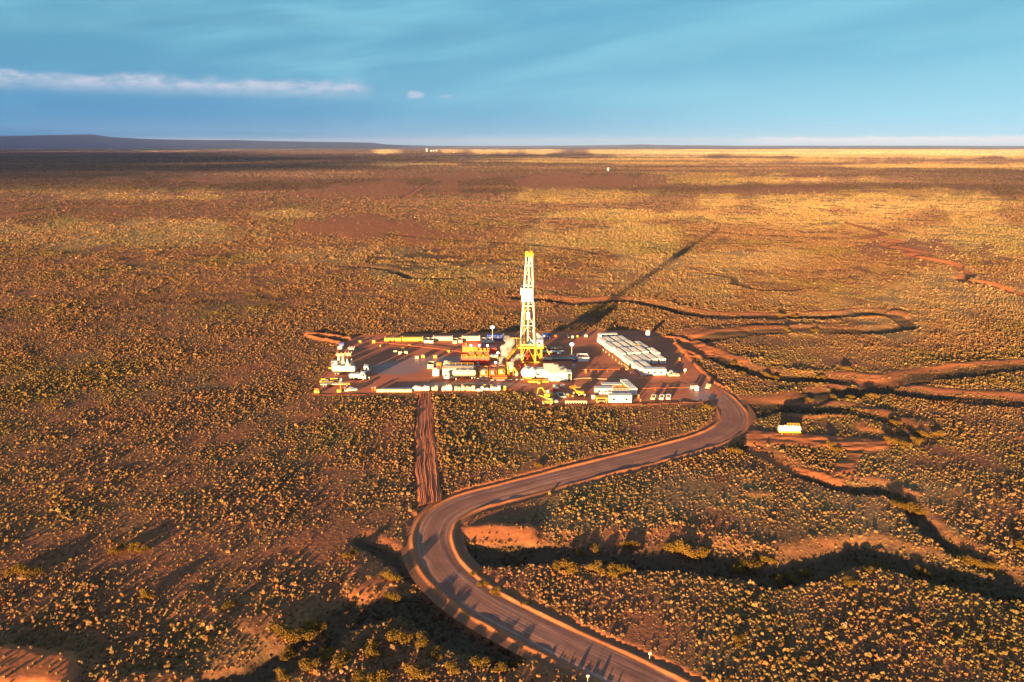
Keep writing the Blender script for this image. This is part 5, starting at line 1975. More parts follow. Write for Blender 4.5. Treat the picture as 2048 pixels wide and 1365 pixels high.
# ------------------------------------------------------------------ the rest of the site
def build_left():
    # bright cones in a row
    for i, (px, yb, yt) in enumerate(((678.5, 729, 708), (687, 729, 707), (695.3, 731, 718), (704, 731, 718))):
        h = zat(yb, yt)
        lab = ['tall pale cone stack, leftmost of four', 'tallest pale cone stack, second of four from the left', 'short pale cone stack, third of four from the left', 'short pale cone stack, rightmost of four'][i]
        t = thing('cone_stack', lab + ' by the left edge', 'cone', (*G(px, yb), 0), 0, 'row of pale cones')
        MB().lathe((0, 0, 0.3), (0, 0, 1), [(0, 0.95), (h * 0.4, 0.62), (h - 0.6, 0.22), (h - 0.3, 0.2)], 14).build('cone', CREAM if i % 2 else WHITE, t)
        MB().bbox(-1.1, 1.1, -1.1, 1.1, 0, 0.3, 0.08).build('base', LGREY, t)
    fx, fy, w = foot(664, 674.5, 733)
    put(make_cabin('small white cabin at the left end of the row of cones', w, 2.4, 2.3, windows=1), fx, fy + 1.2)
    fx, fy, w = foot(676, 684, 700)
    put(make_bin('small white open bin at the far left of the pad', w, 2.0, 1.5), fx, fy + 1)
    fx, fy, w = foot(678, 688, 693)
    put(make_bin('dark blue bin by the mouth of the waste pit', w, 2.0, 1.4, BLUE), fx, fy + 1)
    # racks of pipe
    for i, (x0, x1, yb, lab, c) in enumerate(((696, 708, 702, 'low rack of grey pipes on the far left of the pad', LGREY), (689, 702, 713, 'cream pipe rack in front of the grey one at the left', CREAM), (672, 689, 714, 'yellow framed pipe basket at the left edge of the pad', YELLOW))):
        fx, fy, w = foot(x0, x1, yb)
        t = thing('pipe_rack', lab, 'pipe rack', (fx, fy + 1.2, 0))
        r = MB()
        for x in np.linspace(-w / 2 + 0.2, w / 2 - 0.2, 3):
            r.bar((x, -1.2, 0.1), (x, 1.2, 0.1), 0.2).bar((x, -1.2, 0), (x, -1.2, 1.7), 0.16).bar((x, 1.2, 0), (x, 1.2, 1.7), 0.16)
        r.build('rack_frame', c, t)
        p = MB()
        for z in (0.4, 0.75, 1.1):
            for y in np.linspace(-0.95, 0.95, 6):
                p.tube((-w / 2, y, z), (w / 2, y, z), 0.13, None, 6)
        p.build('pipe', CREAM if i else LGREY, t)
    # flat trailer with an orange beam
    fx, fy, w = foot(641, 699, 774)
    t = thing('flatbed_trailer', 'cream flatbed trailer with an orange beam at its right end', 'trailer', (fx, fy + 1.2, 0), R(3))
    MB().box(-w / 2, w * 0.28, -1.2, 1.2, 0.95, 1.2).build('bed', CREAM, t)
    MB().box(-w * 0.3, w / 2, -0.5, -0.2, 0.62, 0.95).box(-w * 0.3, w / 2, 0.2, 0.5, 0.62, 0.95).build('chassis', YELLOW, t)
    MB().box(w * 0.28 + 0.02, w / 2, -0.9, 0.9, 0.96, 1.45).build('beam', ORANGE, t)
    for a in (-0.4, -0.3, 0.4):
        for s in (-1, 1):
            wheel(t, a * w, s * 0.95, 0.45, 0.35, s)
    # odds and ends at the near left corner
    for px, py, lab, c in ((634.5, 786, 'yellow winch box at the near left corner of the pad', YELLOW),):
        t = thing('winch_box', lab, 'winch', (*G(px, py), 0))
        MB().bbox(-1.1, 1.1, -0.8, 0.8, 0, 1.2, 0.1).build('housing', c, t)
        MB().lathe((-0.8, 0, 1.6), (1, 0, 0), [(0, 0.55), (0.1, 0.55), (0.12, 0.3), (1.4, 0.3), (1.42, 0.55), (1.52, 0.55)], 12).build('winch_drum', ORANGE, t)
    t = thing('crane_post', 'yellow box with a thin mast at the near left corner', 'mast', (*G(679, 784), 0))
    MB().bbox(-0.9, 0.9, -0.7, 0.7, 0, 1.1, 0.1).build('base', YELLOW, t)
    MB().tube((0.6, 0, 1.1), (0.6, 0, 5.0), 0.14, 0.1).build('mast', YELLOW, t)
    put(make_drum('red drum at the near left corner of the pad', RED, 1.5, 0.4), *G(690.5, 782))
    put(make_drum('red and white drum left of the bulk bags', RED, 1.3, 0.5), *G(745.5, 781))
    put(make_drum('orange red drum next to the bulk bags', ORANGE, 1.5, 0.45), *G(750.8, 781))
    fx, fy = G(681, 766)
    put(make_cabin('tiny white kiosk beside the flatbed trailer', 1.4, 1.4, 2.0, windows=1), fx, fy)
    put(make_sign('small white sign on the open pad near the lorry', 1.3, 0.5), *G(738.5, 760))
    # skid under the tank trailer's left end
    fx, fy, w = foot(656, 671, 741)
    put(make_bin('low yellow tray behind the long tank trailer', w, 2.2, 0.8, YELLOW), fx, fy + 2.5)


def build_back_row():
    g1 = 'long boxes along the back edge of the pad'
    for x0, x1, yb, yt, c, lab in ((769, 802, 684, 677, YELLOW, 'long low yellow box, left end of the back edge row'),
                                   (804, 846, 683.5, 676, YELLOW, 'longest yellow box along the back edge of the pad'),
                                   (866, 905, 682, 674.5, CREAM, 'long cream box with a dark window along the back edge'),
                                   (923.5, 960, 682, 674, CREAM, 'plain long cream box along the back edge near the blue one'),
                                   (974, 1005, 681.5, 671, BLUE, 'long blue container at the back edge left of the derrick'),
                                   (1084, 1100, 678, 669, BLUE, 'short blue container at the back edge right of the derrick')):
        fx, fy, w = foot(x0, x1, yb)
        h = max(1.6, zat(yb, yt))
        t = thing('container', lab, 'container', (fx, fy + 1.25, 0), R(1), g1)
        b = MB().bbox(-w / 2, w / 2, -1.25, 1.25, 0.15, h, 0.06)
        for x in np.linspace(-w / 2 + 0.3, w / 2 - 0.3, int(w / 0.7)):
            b.box(x - 0.08, x + 0.08, -1.29, -1.25, 0.3, h - 0.25)
        b.build('body', c, t)
        MB().box(-w / 2, w / 2, -1.1, -0.8, 0, 0.15).box(-w / 2, w / 2, 0.8, 1.1, 0, 0.15).build('skid_frame', DARK, t)
        for s in (-0.2, 0.2):
            MB().box(s * w - 0.5, s * w + 0.5, -1.33, -1.30, h * 0.45, h * 0.75).build('hatch', GREY, t)
        lg = MB()
        for sx in (-1, 1):
            for sy in (-1, 1):
                lg.cbox(sx * (w / 2 - 0.2), sy * 1.05, h, 0.2, 0.2, 0.25)
        lg.build('corner_casting', c, t)
    for x0, x1, yb, c, lab, f in ((848, 857, 687, LGREY, 'grey open bin with dark load, left of a pair at the back edge', DARK), (858, 866.5, 687.5, LGREY, 'grey open bin with dark load, right of a pair at the back edge', DARK),
                                  (905.5, 914, 688, CREAM, 'cream open bin between the cream boxes, left of two', DARK), (916, 924.5, 686.5, CREAM, 'cream open bin with pink brown load, right of two', MUDR),
                                  (962, 971, 687, WHITE, 'white open bin beside the balloon light, left of two', MUDR), (972.5, 981.5, 687, WHITE, 'white open bin at the foot of the balloon light, right of two', DARK)):
        fx, fy, w = foot(x0, x1, yb)
        put(make_bin(lab, w, 5.2, 1.5, c, f, group='open bins along the back edge'), fx, fy + 2.6)
    put(make_balloon_light('tall balloon light tower at the back edge left of the derrick', zat(687, 655)), *G(985, 686))
    put(make_balloon_light('balloon light tower right of the derrick beside the open bin', zat(714, 688)), *G(1143, 714))
    # flare line and supports
    pts = [(751.5, 687.5), (800, 692), (860, 699), (921, 706.5)]
    t = thing('flare_line', 'long thin red flare pipe running across the pad on yellow blocks', 'pipe', (0, 0, 0))
    P = [Vector((*G(*p), 0.75)) for p in pts]
    p = MB()
    for a, b in zip(P[:-1], P[1:]):
        p.tube(a, b, 0.12, None, 8)
    p.build('pipe', MUDR, t)
    fl = MB()
    for a, b in zip(P[:-1], P[1:]):
        dd = (b - a).normalized()
        for k in range(1, 4):
            q = a + (b - a) * k / 4
            fl.lathe(q, dd, [(0, 0.2), (0.15, 0.2)], 10)
    fl.build('flange', MUDR, t)
    for i, (px, py, lab) in enumerate(((720.5, 685, 'pale yellow block apart at the left end of the flare pipe'), (748, 686, 'bigger yellow block at the tip of the flare pipe'), (759.5, 693.5, 'yellow block in front of the flare pipe tip'),
                                       (819, 693.5, 'yellow block under the middle of the flare pipe'), (806, 699.5, 'yellow block standing free before the middle of the flare pipe'), (897, 704.5, 'yellow block near the tank end of the flare pipe'))):
        t = make_block(lab)
        put(t, *G(px, py))
        t.scale = (1.1, 1.1, 1.25) if i == 1 else (1, 1, 0.9)
    for px, py, c, lab in ((791, 707, CREAM, 'leftmost crate of the group of three, pinkish grey'), (801, 709, LGREY, 'middle crate of the group of three with a raised lid'), (812, 708.5, CREAM, 'rightmost crate of the group of three, yellowish'),
                           (834, 718, CREAM, 'cream crate with loose slats above, left of a pair'), (846.3, 716, YELLOW, 'bright yellow crate, right of a pair'), (870.7, 716.5, YELLOW, 'lone yellow crate nearest the mud tanks')):
        put(make_crates(lab + ' on the open pad', c), *G(px, py))
    # small items behind and right of the derrick
    for px, py, c, lab in ((1111, 675, ORANGE, 'orange heap of tarpaulin sacks at the back edge'), (1145, 677, WHITE, 'white sack pile with pink top at the back edge'), (1154, 676, YELLOW, 'small yellow tank at the back edge of the pad'), (1172, 675, WHITE, 'small white tank pair at the back edge near the camp')):
        t = thing('small_tank', lab, 'tank', (*G(px, py), 0))
        MB().lathe((-0.9, 0, 0.8), (1, 0, 0), [(0, 0.3), (0.15, 0.62), (0.3, 0.7), (1.5, 0.7), (1.65, 0.62), (1.8, 0.3)], 14).build('tank', c, t, True)
        MB().box(-0.6, -0.4, -0.6, 0.6, 0, 0.35).box(0.4, 0.6, -0.6, 0.6, 0, 0.35).build('cradle', DARK, t)
    t = thing('standpipe', 'white angled standpipe at the back edge between derrick and camp', 'pipe', (*G(1137, 676), 0))
    MB().tube((-0.5, 0, 0), (-0.5, 0, 1.9), 0.14).tube((-0.5, 0, 0.3), (0.8, 0, 0.3), 0.14).build('pipe', CREAM, t)
    MB().lathe((-0.5, 0, 1.9), (0, 0, 1), [(0, 0.25), (0.15, 0.25)], 10).build('flange', LGREY, t)


def build_centre():
    # red mud tanks
    fx, fy, w = foot(922.5, 978.5, 730)
    put(make_mud_tank('long red mud tank with yellow rails, nearest of the mud tanks', w, 3.0, 2.9, RED, YELLOW, 3, 0), fx, fy + 1.5, R(-1))
    fx, fy, w = foot(938, 978, 718)
    put(make_mud_tank('mud tank crowded with yellow pumps and lit lamps, middle of three', w, 3.4, 3.1, ORANGE, YELLOW, 4, 3), fx, fy + 1.7, R(-1))
    fx, fy, w = foot(925, 962, 706)
    put(make_mud_tank('far orange mud tank behind the yellow pumps', w, 3.0, 3.0, ORANGE, RED, 1, 0), fx, fy + 1.5, R(-1))
    fx, fy, w = foot(968, 993, 709.5)
    put(make_cabin('red roofed shed on the far side of the mud tanks', w, 4.0, 3.2, RED, RED, windows=1), fx, fy + 2)
    # shaker house stack between the tanks and the derrick
    fx, fy, w = foot(980, 996, 726)
    t = thing('shale_shaker', 'white and yellow shale shaker unit with lamps beside the steam', 'shale shaker', (fx, fy + 2, 0))
    MB().box(-w / 2, w / 2, -1.6, 1.6, 2.4, 2.6).build('platform', YELLOW, t)
    for sx in (-1, 1):
        for sy in (-1, 1):
            MB().bar((sx * (w / 2 - 0.2), sy * 1.4, 0), (sx * (w / 2 - 0.2), sy * 1.4, 2.4), 0.25).build('leg', YELLOW, t)
    for k in (-0.25, 0.25):
        MB().prism([(k * w - 0.7, 2.6), (k * w + 0.7, 2.6), (k * w + 0.7, 3.3), (k * w - 0.7, 3.7)], -1.2, 1.0).build('screen_box', WHITE, t)
    lp = MB().tube((w / 2, -1.5, 2.6), (w / 2, -1.5, 4.4), 0.07).build('lamp_post', YELLOW, t)
    MB().lathe((w / 2, -1.5, 4.3), (0, 0, 1), [(0, 0.15), (0.2, 0.5), (0.5, 0.55), (0.8, 0.45), (0.95, 0.15)], 10).build('lamp', LAMP, lp, True)
    # white and yellow buildings left of the tanks
    fx, fy, w = foot(884, 945, 757)
    put(make_cabin('long white and yellow machine house behind the lorry', w, 5.5, 3.3, WHITE, ROOFW, 'machine house', 'machine_house', windows=4, rail=True), fx, fy + 6.0)
    fx, fy, w = foot(865.5, 878, 753.5)
    put(make_gen('white generator box left of the long machine house', w, 2.8, 3.1), fx, fy + 1.4)
    fx, fy, w = foot(887.5, 898, 737)
    put(make_gen('white generator box with grey roof behind the machine house', w, 3.0, 2.5), fx, fy + 1.8)
    fx, fy, w = foot(872, 883.5, 736)
    t = thing('fuel_tank', 'round orange fuel tank behind the white generator box', 'fuel tank', (fx, fy + 1.2, 0))
    MB().lathe((-w / 2, 0, 1.4), (1, 0, 0), [(0, 0.5), (0.2, 0.95), (0.4, 1.05), (w - 0.4, 1.05), (w - 0.2, 0.95), (w, 0.5)], 18).build('tank', ORANGE, t, True)
    MB().box(-w * 0.3 - 0.15, -w * 0.3 + 0.15, -0.9, 0.9, 0, 0.6).box(w * 0.3 - 0.15, w * 0.3 + 0.15, -0.9, 0.9, 0, 0.6).build('cradle', RED, t)
    fx, fy, w = foot(855, 866.5, 738.5)
    put(make_bin('tall cream open skip standing alone left of the machine house', w, 5.0, 2.0, CREAM, MUDR), fx, fy + 2.5)
    # pumps in front
    fx, fy, w = foot(960, 975, 755)
    put(make_pump_skid('cream and yellow framed mud pump, left of three', 7.0, w, CREAM, YELLOW), fx, fy + 3.5)
    fx, fy, w = foot(978, 993, 755)
    put(make_pump_skid('orange mud pump with a white dampener, middle of three', 7.5, w, ORANGE, ORANGE), fx, fy + 3.75)
    fx, fy, w = foot(996, 1010, 753)
    put(make_pump_skid('yellow orange mud pump close to the steam, right of three', 6.5, w, YELLOW, YELLOW), fx, fy + 3.2)
    fx, fy, w = foot(980, 1014, 758)
    put(make_bin('low orange tray in front of the mud pumps', w, 2.2, 0.55, ORANGE, MUDR), fx, fy + 1.1)
    # lamp on the pumps
    t = thing('flood_lamp', 'lit flood lamp on a pole among the orange pumps', 'lamp', (*G(991.5, 741), 0))
    MB().tube((0, 0, 0), (0, 0, 3.4), 0.08).build('pole', YELLOW, t)
    MB().lathe((0, 0, 3.2), (0, 0, 1), [(0, 0.15), (0.2, 0.5), (0.5, 0.6), (0.8, 0.5), (1.0, 0.15)], 12).build('lamp', LAMP, t, True)
    # hopper and conveyor left of the white tank
    fx, fy, w = foot(1018, 1027, 752)
    t = thing('mixing_hopper', 'tall pale yellow mixing hopper with sloping chute below the stair', 'hopper', (fx, fy + 1.2, 0))
    MB().lathe((0, 0, 1.6), (0, 0, 1), [(0, 0.35), (1.2, 1.05), (4.2, 1.15), (4.5, 0.9)], 14).build('hopper', CREAM, t)
    for sx in (-1, 1):
        for sy in (-1, 1):
            MB().bar((sx * 1.0, sy * 1.0, 0), (sx * 0.85, sy * 0.85, 3.2), 0.2).build('leg', YELLOW, t)
    MB().bar((0.9, 0, 3.6), (3.4, -0.6, 0.5), 0.55).build('chute', YELLOW, t)
    MB().bar((-1.4, 0.5, 0), (-1.8, 0.8, 6.0), 0.3).bar((-1.8, 0.8, 5.8), (-0.3, 0.5, 5.0), 0.3).build('elevator', YELLOW, t)
    for px, py, c, lab in ((1041, 735, RED, 'red valve stack left of the big white tank'), (1051, 734, YELLOW, 'yellow valve stack behind the big white tank')):
        t = thing('valve_stack', lab, 'valve', (*G(px, py), 0))
        MB().lathe((0, 0, 0), (0, 0, 1), [(0, 0.5), (0.3, 0.5), (0.35, 0.3), (0.9, 0.3), (0.95, 0.55), (1.4, 0.55), (1.45, 0.3), (2.0, 0.3)], 12).build('body', c, t)
        MB().lathe((0.0, -0.9, 1.3), (0, 1, 0), [(0, 0.45), (0.12, 0.45)], 12).bar((0, -0.8, 1.3), (0, 0, 1.3), 0.12).build('handwheel', c, t)
        MB().tube((-1.2, 0, 1.1), (1.2, 0, 1.1), 0.2).build('pipe', c, t)
    # big white rounded tank
    fx, fy, w = foot(1044, 1071, 758)
    t = thing('storage_tank', 'big white rounded tank lying right of the mixing hopper', 'storage tank', (fx, fy + 1.2, 0), R(-12))
    for dx, ln in ((-w * 0.22, 5.2), (w * 0.24, 3.6)):
        o = MB().lathe((dx, -1.4, 2.5), (0, 1, 0), [(0, 0.9), (0.2, 1.7), (0.5, 2.05), (1.0, 2.15), (ln - 0.5, 2.15), (ln - 0.1, 1.8), (ln, 0.9)], 20).build('tank', WHITE, t, True)
        MB().lathe((dx, ln * 0.3, 4.55), (0, 0, 1), [(0, 0.4), (0.3, 0.4), (0.35, 0.2)], 10).build('hatch', LGREY, o)
    MB().box(-w * 0.45, w * 0.45, -1.0, -0.6, 0, 0.6).box(-w * 0.45, w * 0.45, 1.6, 2.0, 0, 0.6).build('cradle', YELLOW, t)
    # powerhouse of four generators
    fy0 = G(1100, 764)[1]
    H = 3.9
    labs = ['nearest of four parallel generator houses with a broad white front', 'second of four parallel generator houses from the front', 'third of four parallel generator houses from the front', 'rearmost of four parallel generator houses']
    for i in range(4):
        x0, x1 = ((1097, 1133), (1089, 1133), (1088, 1130), (1088, 1118))[i]
        w = (x1 - x0) * mpp(760)
        cx = ((x0 + x1) / 2 - 1024) * mpp(762 - 2 * i)
        put(make_gen(labs[i] + ' right of the derrick', w, 3.0, H, group='generator houses', stack=(i > 0)), cx, fy0 + 1.6 + i * 3.5)
    fx, fy, w = foot(1073, 1088, 757)
    put(make_cabin('white control cabin wedged between round tank and generator houses', w, 4.0, 3.9, windows=1), fx, fy + 2.2)
    fx, fy, w = foot(1134, 1143, 763)
    t = thing('radiator_rack', 'white radiator rack on legs at the right end of the generators', 'radiator', (fx, fy + 2, 0))
    for sx in (-1, 1):
        for sy in (-1, 1):
            MB().bar((sx * w * 0.4, sy * 2.0, 0), (sx * w * 0.4, sy * 2.0, 3.6), 0.22).build('leg', WHITE, t)
    MB().box(-w / 2, w / 2, -2.3, 2.3, 3.6, 4.0).build('top_tray', WHITE, t)
    MB().box(-w * 0.3, w * 0.3, -1.6, 1.6, 0.3, 2.6).build('core', DARK, t)
    fx, fy, w = foot(1056, 1097, 766)
    put(make_bin('low yellow skid with machinery in front of the white tank', w, 1.8, 0.7, YELLOW, YELLOW), fx, fy + 0.9)
    # pipe racks right of the derrick
    for x0, x1, yb, c, lab in ((1086, 1126, 700, STEEL, 'long rack of thin steel pipes right of the derrick, farthest'), (1086, 1128, 707.5, LGREY, 'long rack of grey pipes right of the derrick, middle'), (1086, 1104, 722, CREAM, 'short stack of cream pipes at the foot of the derrick')):
        fx, fy, w = foot(x0, x1, yb)
        t = thing('pipe_stack', lab, 'pipe stack', (fx, fy + 1.2, 0), 0, 'pipe stacks right of the derrick')
        r = MB()
        for x in np.linspace(-w / 2 + 0.5, w / 2 - 0.5, 3):
            r.box(x - 0.15, x + 0.15, -1.3, 1.3, 0, 0.5)
        r.build('sleeper', DARK, t)
        p = MB()
        for j, z in enumerate((0.62, 0.86)):
            for y in np.linspace(-1.1, 1.1, 9 - j):
                p.tube((-w / 2, y, z), (w / 2, y, z), 0.12, None, 6)
        p.build('pipe', c, t)
    fx, fy, w = foot(1104, 1153, 722)
    t = thing('catwalk', 'dark pipe catwalk lying on the pad right of the derrick', 'catwalk', (fx, fy + 1.2, 0))
    MB().box(-w / 2, w / 2, -1.3, 1.3, 0.9, 1.15).build('deck', GREY, t)
    MB().box(-w / 2, w / 2, -0.35, 0.35, 1.15, 1.22).build('trough', DARK, t)
    l = MB()
    for x in np.linspace(-w / 2 + 0.3, w / 2 - 0.3, 7):
        l.bar((x, -1.1, 0), (x, -1.1, 0.9), 0.16).bar((x, 1.1, 0), (x, 1.1, 0.9), 0.16)
    l.build('leg', DARK, t)
    # white open bin with a red load
    fx, fy, w = foot(1156, 1177.5, 724.5)
    put(make_bin('white open bin with dark red load right of the balloon light', w, 6.0, 2.2, WHITE, RED), fx, fy + 3.0, R(2))
    put(make_drum('small blue drum at the end of the catwalk', BLUE, 1.1, 0.45), *G(1148, 724))
    put(make_drum('orange drum standing right of the rope fence corner', ORANGE, 1.5, 0.45), *G(1172, 746))
    put(make_drum('orange drum left of a pair on the open pad', ORANGE, 1.2, 0.4), *G(1179, 756))
    put(make_drum('smaller orange drum right of a pair on the open pad', ORANGE, 0.9, 0.35), *G(1183, 760))
    # rope barriers
    for lab, pts in (('low rope barrier between derrick and camp', ((1157, 743), (1170, 743), (1182, 743), (1196, 743), (1215, 743), (1238, 742.5))),
                     ('long low rope barrier before the pickups', ((1278, 781), (1310, 780.5), (1346, 780), (1380, 779.5)))):
        t = thing('rope_barrier', lab, 'barrier', (0, 0, 0))
        P = [Vector((*G(*p), 0)) for p in pts]
        po = MB()
        for q in P:
            po.tube(q, q + Vector((0, 0, 1.1)), 0.09, None, 6).lathe(q, (0, 0, 1), [(0, 0.3), (0.1, 0.25)], 8)
        po.build('post', ORANGE, t)
        ro = MB()
        for a, b in zip(P[:-1], P[1:]):
            m = (a + b) / 2 + Vector((0, 0, 0.75))
            ro.tube(a + Vector((0, 0, 1.0)), m, 0.06, None, 5).tube(m, b + Vector((0, 0, 1.0)), 0.06, None, 5)
        ro.build('rope', ORANGE, t)


def build_front():
    # bulk bags along the front edge
    small = [(757 + 6.4 * i, 784.5) for i in range(11)]
    big = [828, 832.5, 838.8, 845, 851, 856.5, 866, 873, 887, 895, 900, 912, 918, 926, 934.5, 940.5, 947, 984, 990.5, 998]
    protos = [make_bag('', WHITE, 1.0), make_bag('', SACKY, 1.01)]
    used = [False, False]
    names = []

    def bag(px, py, kind, lab, sc):
        p = protos[kind]
        t = p if not used[kind] else copy_tree(p)
        used[kind] = True
        t['label'] = lab
        put(t, *G(px, py), random.Random(int(px)).uniform(-0.3, 0.3))
        t.scale = sc
    protos[0].name = 'bulk_bag'
    for i, (px, py) in enumerate(small):
        bag(px, py, 1, 'small cream sack, %s from the left in the low left part of the front row' % ORD[i], (1.15, 1.0, 0.85))
    for i, px in enumerate(big):
        k = 1 if i in (6, 7, 11, 12, 13, 14, 15, 16) else 0
        s = 1.35 if i in (9, 10) else 1.05 + 0.15 * ((i * 5) % 3 - 1)
        bag(px, 781.5, k, '%s bulk bag, %s from the left in the right part of the front row' % ('cream' if k else 'white', ORD[i]), (s, s, s * 1.15))
    for i, (px, py, lab) in enumerate(((958, 781.5, 'low folded white tarp bundle in the front row of bags'), (974, 779.5, 'flat white tarp bundle near the right end of the front row'), (964.5, 779, 'small peaked white tarp bundle between the flat ones'))):
        t = thing('tarp_bundle', lab, 'tarp', (*G(px, py), 0))
        rs = random.Random(i)
        v, f = [], []
        n, m = 9, 6
        hh = 1.6 if i == 2 else 0.8
        for b in range(m):
            for a in range(n):
                u, w = a / (n - 1) * 2 - 1, b / (m - 1) * 2 - 1
                v.append((u * (1.0 if i == 2 else 1.7), w * 0.8, max(0, (1 - u * u) * (1 - w * w) * hh + rs.uniform(-.1, .12))))
        for b in range(m - 1):
            for a in range(n - 1):
                f.append((b * n + a, b * n + a + 1, (b + 1) * n + a + 1, (b + 1) * n + a))
        MB().add(v, f).build('sheet', SACK, t)
        MB().box(-1.0, 1.0, -0.5, 0.5, -0.02, 0.12).build('pallet', WOOD, t)
    # tarp over the left bags, orange cover by the strip
    t = thing('pipe_bundle', 'long grey pipe bundle lying behind the small cream sacks', 'pipe bundle', (*G(800, 779), 0), R(3))
    p = MB()
    for y in (-0.5, -0.2, 0.1, 0.4):
        p.tube((-8, y, 0.2), (8, y, 0.2), 0.14, None, 6)
        p.tube((-7.5, y + 0.15, 0.44), (7.8, y + 0.15, 0.44), 0.14, None, 6)
    p.build('pipe', LGREY, t)
    MB().box(-5.1, -4.9, -0.8, 0.8, 0.0, 0.06).box(4.9, 5.1, -0.8, 0.8, 0.0, 0.06).build('sleeper', WOOD, t)
    t = make_drum('yellow and white valve drum at the right end of the bag row', YELLOW, 1.9, 0.6)
    put(t, *G(1010, 781))
    # cabins at the front right
    fx, fy, w = foot(1217, 1263, 807)
    put(make_cabin('near white cabin of the front right group with a broad blank wall', w, 3.0, 3.3, windows=2), fx, fy + 1.5)
    fx, fy, w = foot(1226, 1259, 795)
    put(make_cabin('white cabin with a yellow edged grey roof in the front right group', w, 3.0, 3.0, WHITE, LGREY, windows=2, rail=True), fx, fy + 1.5)
    fx, fy, w = foot(1190, 1227, 790)
    put(make_cabin('white cabin with a yellow unit on its roof, left in the front right group', w, 3.0, 2.8, windows=2), fx, fy + 1.5)
    fx, fy, w = foot(1203, 1244, 781.5)
    put(make_cabin('rear white cabin of the front right group', w, 2.8, 2.7, windows=2), fx, fy + 1.5)
    fx, fy, w = foot(1258, 1272, 793)
    put(make_cabin('white container pointing away from the viewer in the front right group', 12.0, 2.9, 3.3, windows=2), fx - 0.8, fy + 6.0, R(-78))
    fx, fy, w = foot(1193, 1214, 808)
    t = thing('shelter', 'yellow framed open shelter beside the near front cabin', 'shelter', (fx, fy + 1.4, 0))
    for sx in (-1, 1):
        for sy in (-1, 1):
            MB().bar((sx * w * 0.46, sy * 1.2, 0), (sx * w * 0.46, sy * 1.2, 2.3), 0.22).build('leg', YELLOW, t)
    MB().prism([(-w / 2, 2.3), (w / 2, 2.3), (w / 2, 2.5), (-w / 2, 2.6)], -1.5, 1.5).build('roof', YELLOW, t)
    MB().box(-w * 0.3, w * 0.3, -0.3, 0.3, 0.7, 0.8).box(-w * 0.28, -w * 0.24, -0.25, 0.25, 0, 0.7).box(w * 0.24, w * 0.28, -0.25, 0.25, 0, 0.7).build('bench', CREAM, t)
    # long low rack
    fx, fy, w = foot(1131, 1174, 810)
    t = thing('barrier_row', 'low pale slatted rack along the front edge left of the cabins', 'rack', (fx, fy + 0.6, 0))
    MB().box(-w / 2, w / 2, -0.12, 0.12, 0.95, 1.15).box(-w / 2, w / 2, 0.9, 1.1, 0.95, 1.15).build('rail', CREAM, t)
    l = MB()
    for x in np.linspace(-w / 2 + 0.2, w / 2 - 0.2, 9):
        l.box(x - 0.12, x + 0.12, -0.1, 0.1, 0, 0.95).box(x - 0.12, x + 0.12, 0.92, 1.08, 0, 0.95).box(x - 0.4, x + 0.4, 0.0, 0.9, 0.75, 0.9)
    l.build('leg', CREAM, t)
    # loose gear
    fx, fy, w = foot(1117, 1130, 797)
    t = make_bin('white framed empty tray on the dark ground beside the loader', w, 5.0, 0.6, WHITE, DARK)
    put(t, fx, fy + 2.5, R(12))
    put(make_drum('fat red tank in front of the generator houses', RED, 1.4, 1.2, 'red_tank', 'tank'), *G(1111, 782))
    put(make_drum('yellow spool beside the white tray', YELLOW, 0.8, 0.75, 'cable_spool', 'spool'), *G(1135, 792))
    put(make_drum('small yellow drum near the cable spool', YELLOW, 0.9, 0.5), *G(1145.5, 796))
    put(make_crates('pale plank stack behind the red tank', CREAM), *G(1110, 776))
    put(make_crates('small white crate right of the red tank', WHITE), *G(1124.5, 775))
    put(make_sign('thin white sign in front of the excavator', 1.6, 0.6), *G(1169, 796))
    put(make_drum('orange and white marker drum right of the front cabins', ORANGE, 1.5, 0.35), *G(1277, 797))
    put(make_drum('tiny orange marker drum at the pad edge right of the cabins', ORANGE, 0.9, 0.3), *G(1281, 803.5))
    put(make_sign('white cross shaped sign post at the right side of the pad', 2.6, 1.2), *G(1369.5, 749))
    put(make_sign('round white sign at the pad entrance, left of two', 2.0, 1.3), *G(1383, 781))
    t = make_gen('white cubicle at the pad entrance, right of the round sign', 1.5, 1.5, 2.1, stack=False)
    put(t, *G(1392.5, 782))
    # white road marker posts
    for px, py, lab, hh in ((1299, 1318, 'thin white marker post in the scrub right of the foreground road', 1.9), (1175, 1366, 'white marker post at the very bottom left of the road', 2.2)):
        x, y = G(px, py)
        z = float(land(np.array([x]), np.array([y]))[0][0])
        t = make_sign(lab, hh, 0.55)
        t.name = 'marker_post'
        put(t, x, y, 0, max(z, -0.3))
    # white tanks on the far horizon
    for i, (px, h, w) in enumerate(((853.5, 42, 34), (862, 22, 26), (867, 20, 30), (873, 26, 22))):
        x, y = G(px, 300.0)
        k = 9500.0 / y
        x, y = x * k, 9500.0
        w = w * 0.6
        z = float(land(np.array([x]), np.array([y]))[0][0])
        t = thing('far_tank', '%s white tank on the far horizon, %s from the left' % ('tall' if i == 0 else 'low', ORD[i]), 'tank', (x, y, z), 0, 'white tanks on the far horizon')
        MB().lathe((0, 0, 0), (0, 0, 1), [(0, w / 2), (h * 0.9, w / 2), (h, w * 0.1)], 14).build('shell', WHITE, t)
        MB().box(w * 0.3, w * 0.42, -w * 0.62, -w * 0.45, 0, h * 0.9).build('ladder', LGREY, t)
    x, y = G(1216, 344)
    z = float(land(np.array([x]), np.array([y]))[0][0])
    t = thing('far_tank', 'lone small white tank far out on the plain right of the derrick', 'tank', (x, y, z))
    MB().lathe((0, 0, 0), (0, 0, 1), [(0, 3.5), (9, 3.5), (10.5, 0.6)], 14).build('shell', WHITE, t)
    MB().box(1.5, 2.2, -4.0, -3.4, 0, 9).build('ladder', LGREY, t)



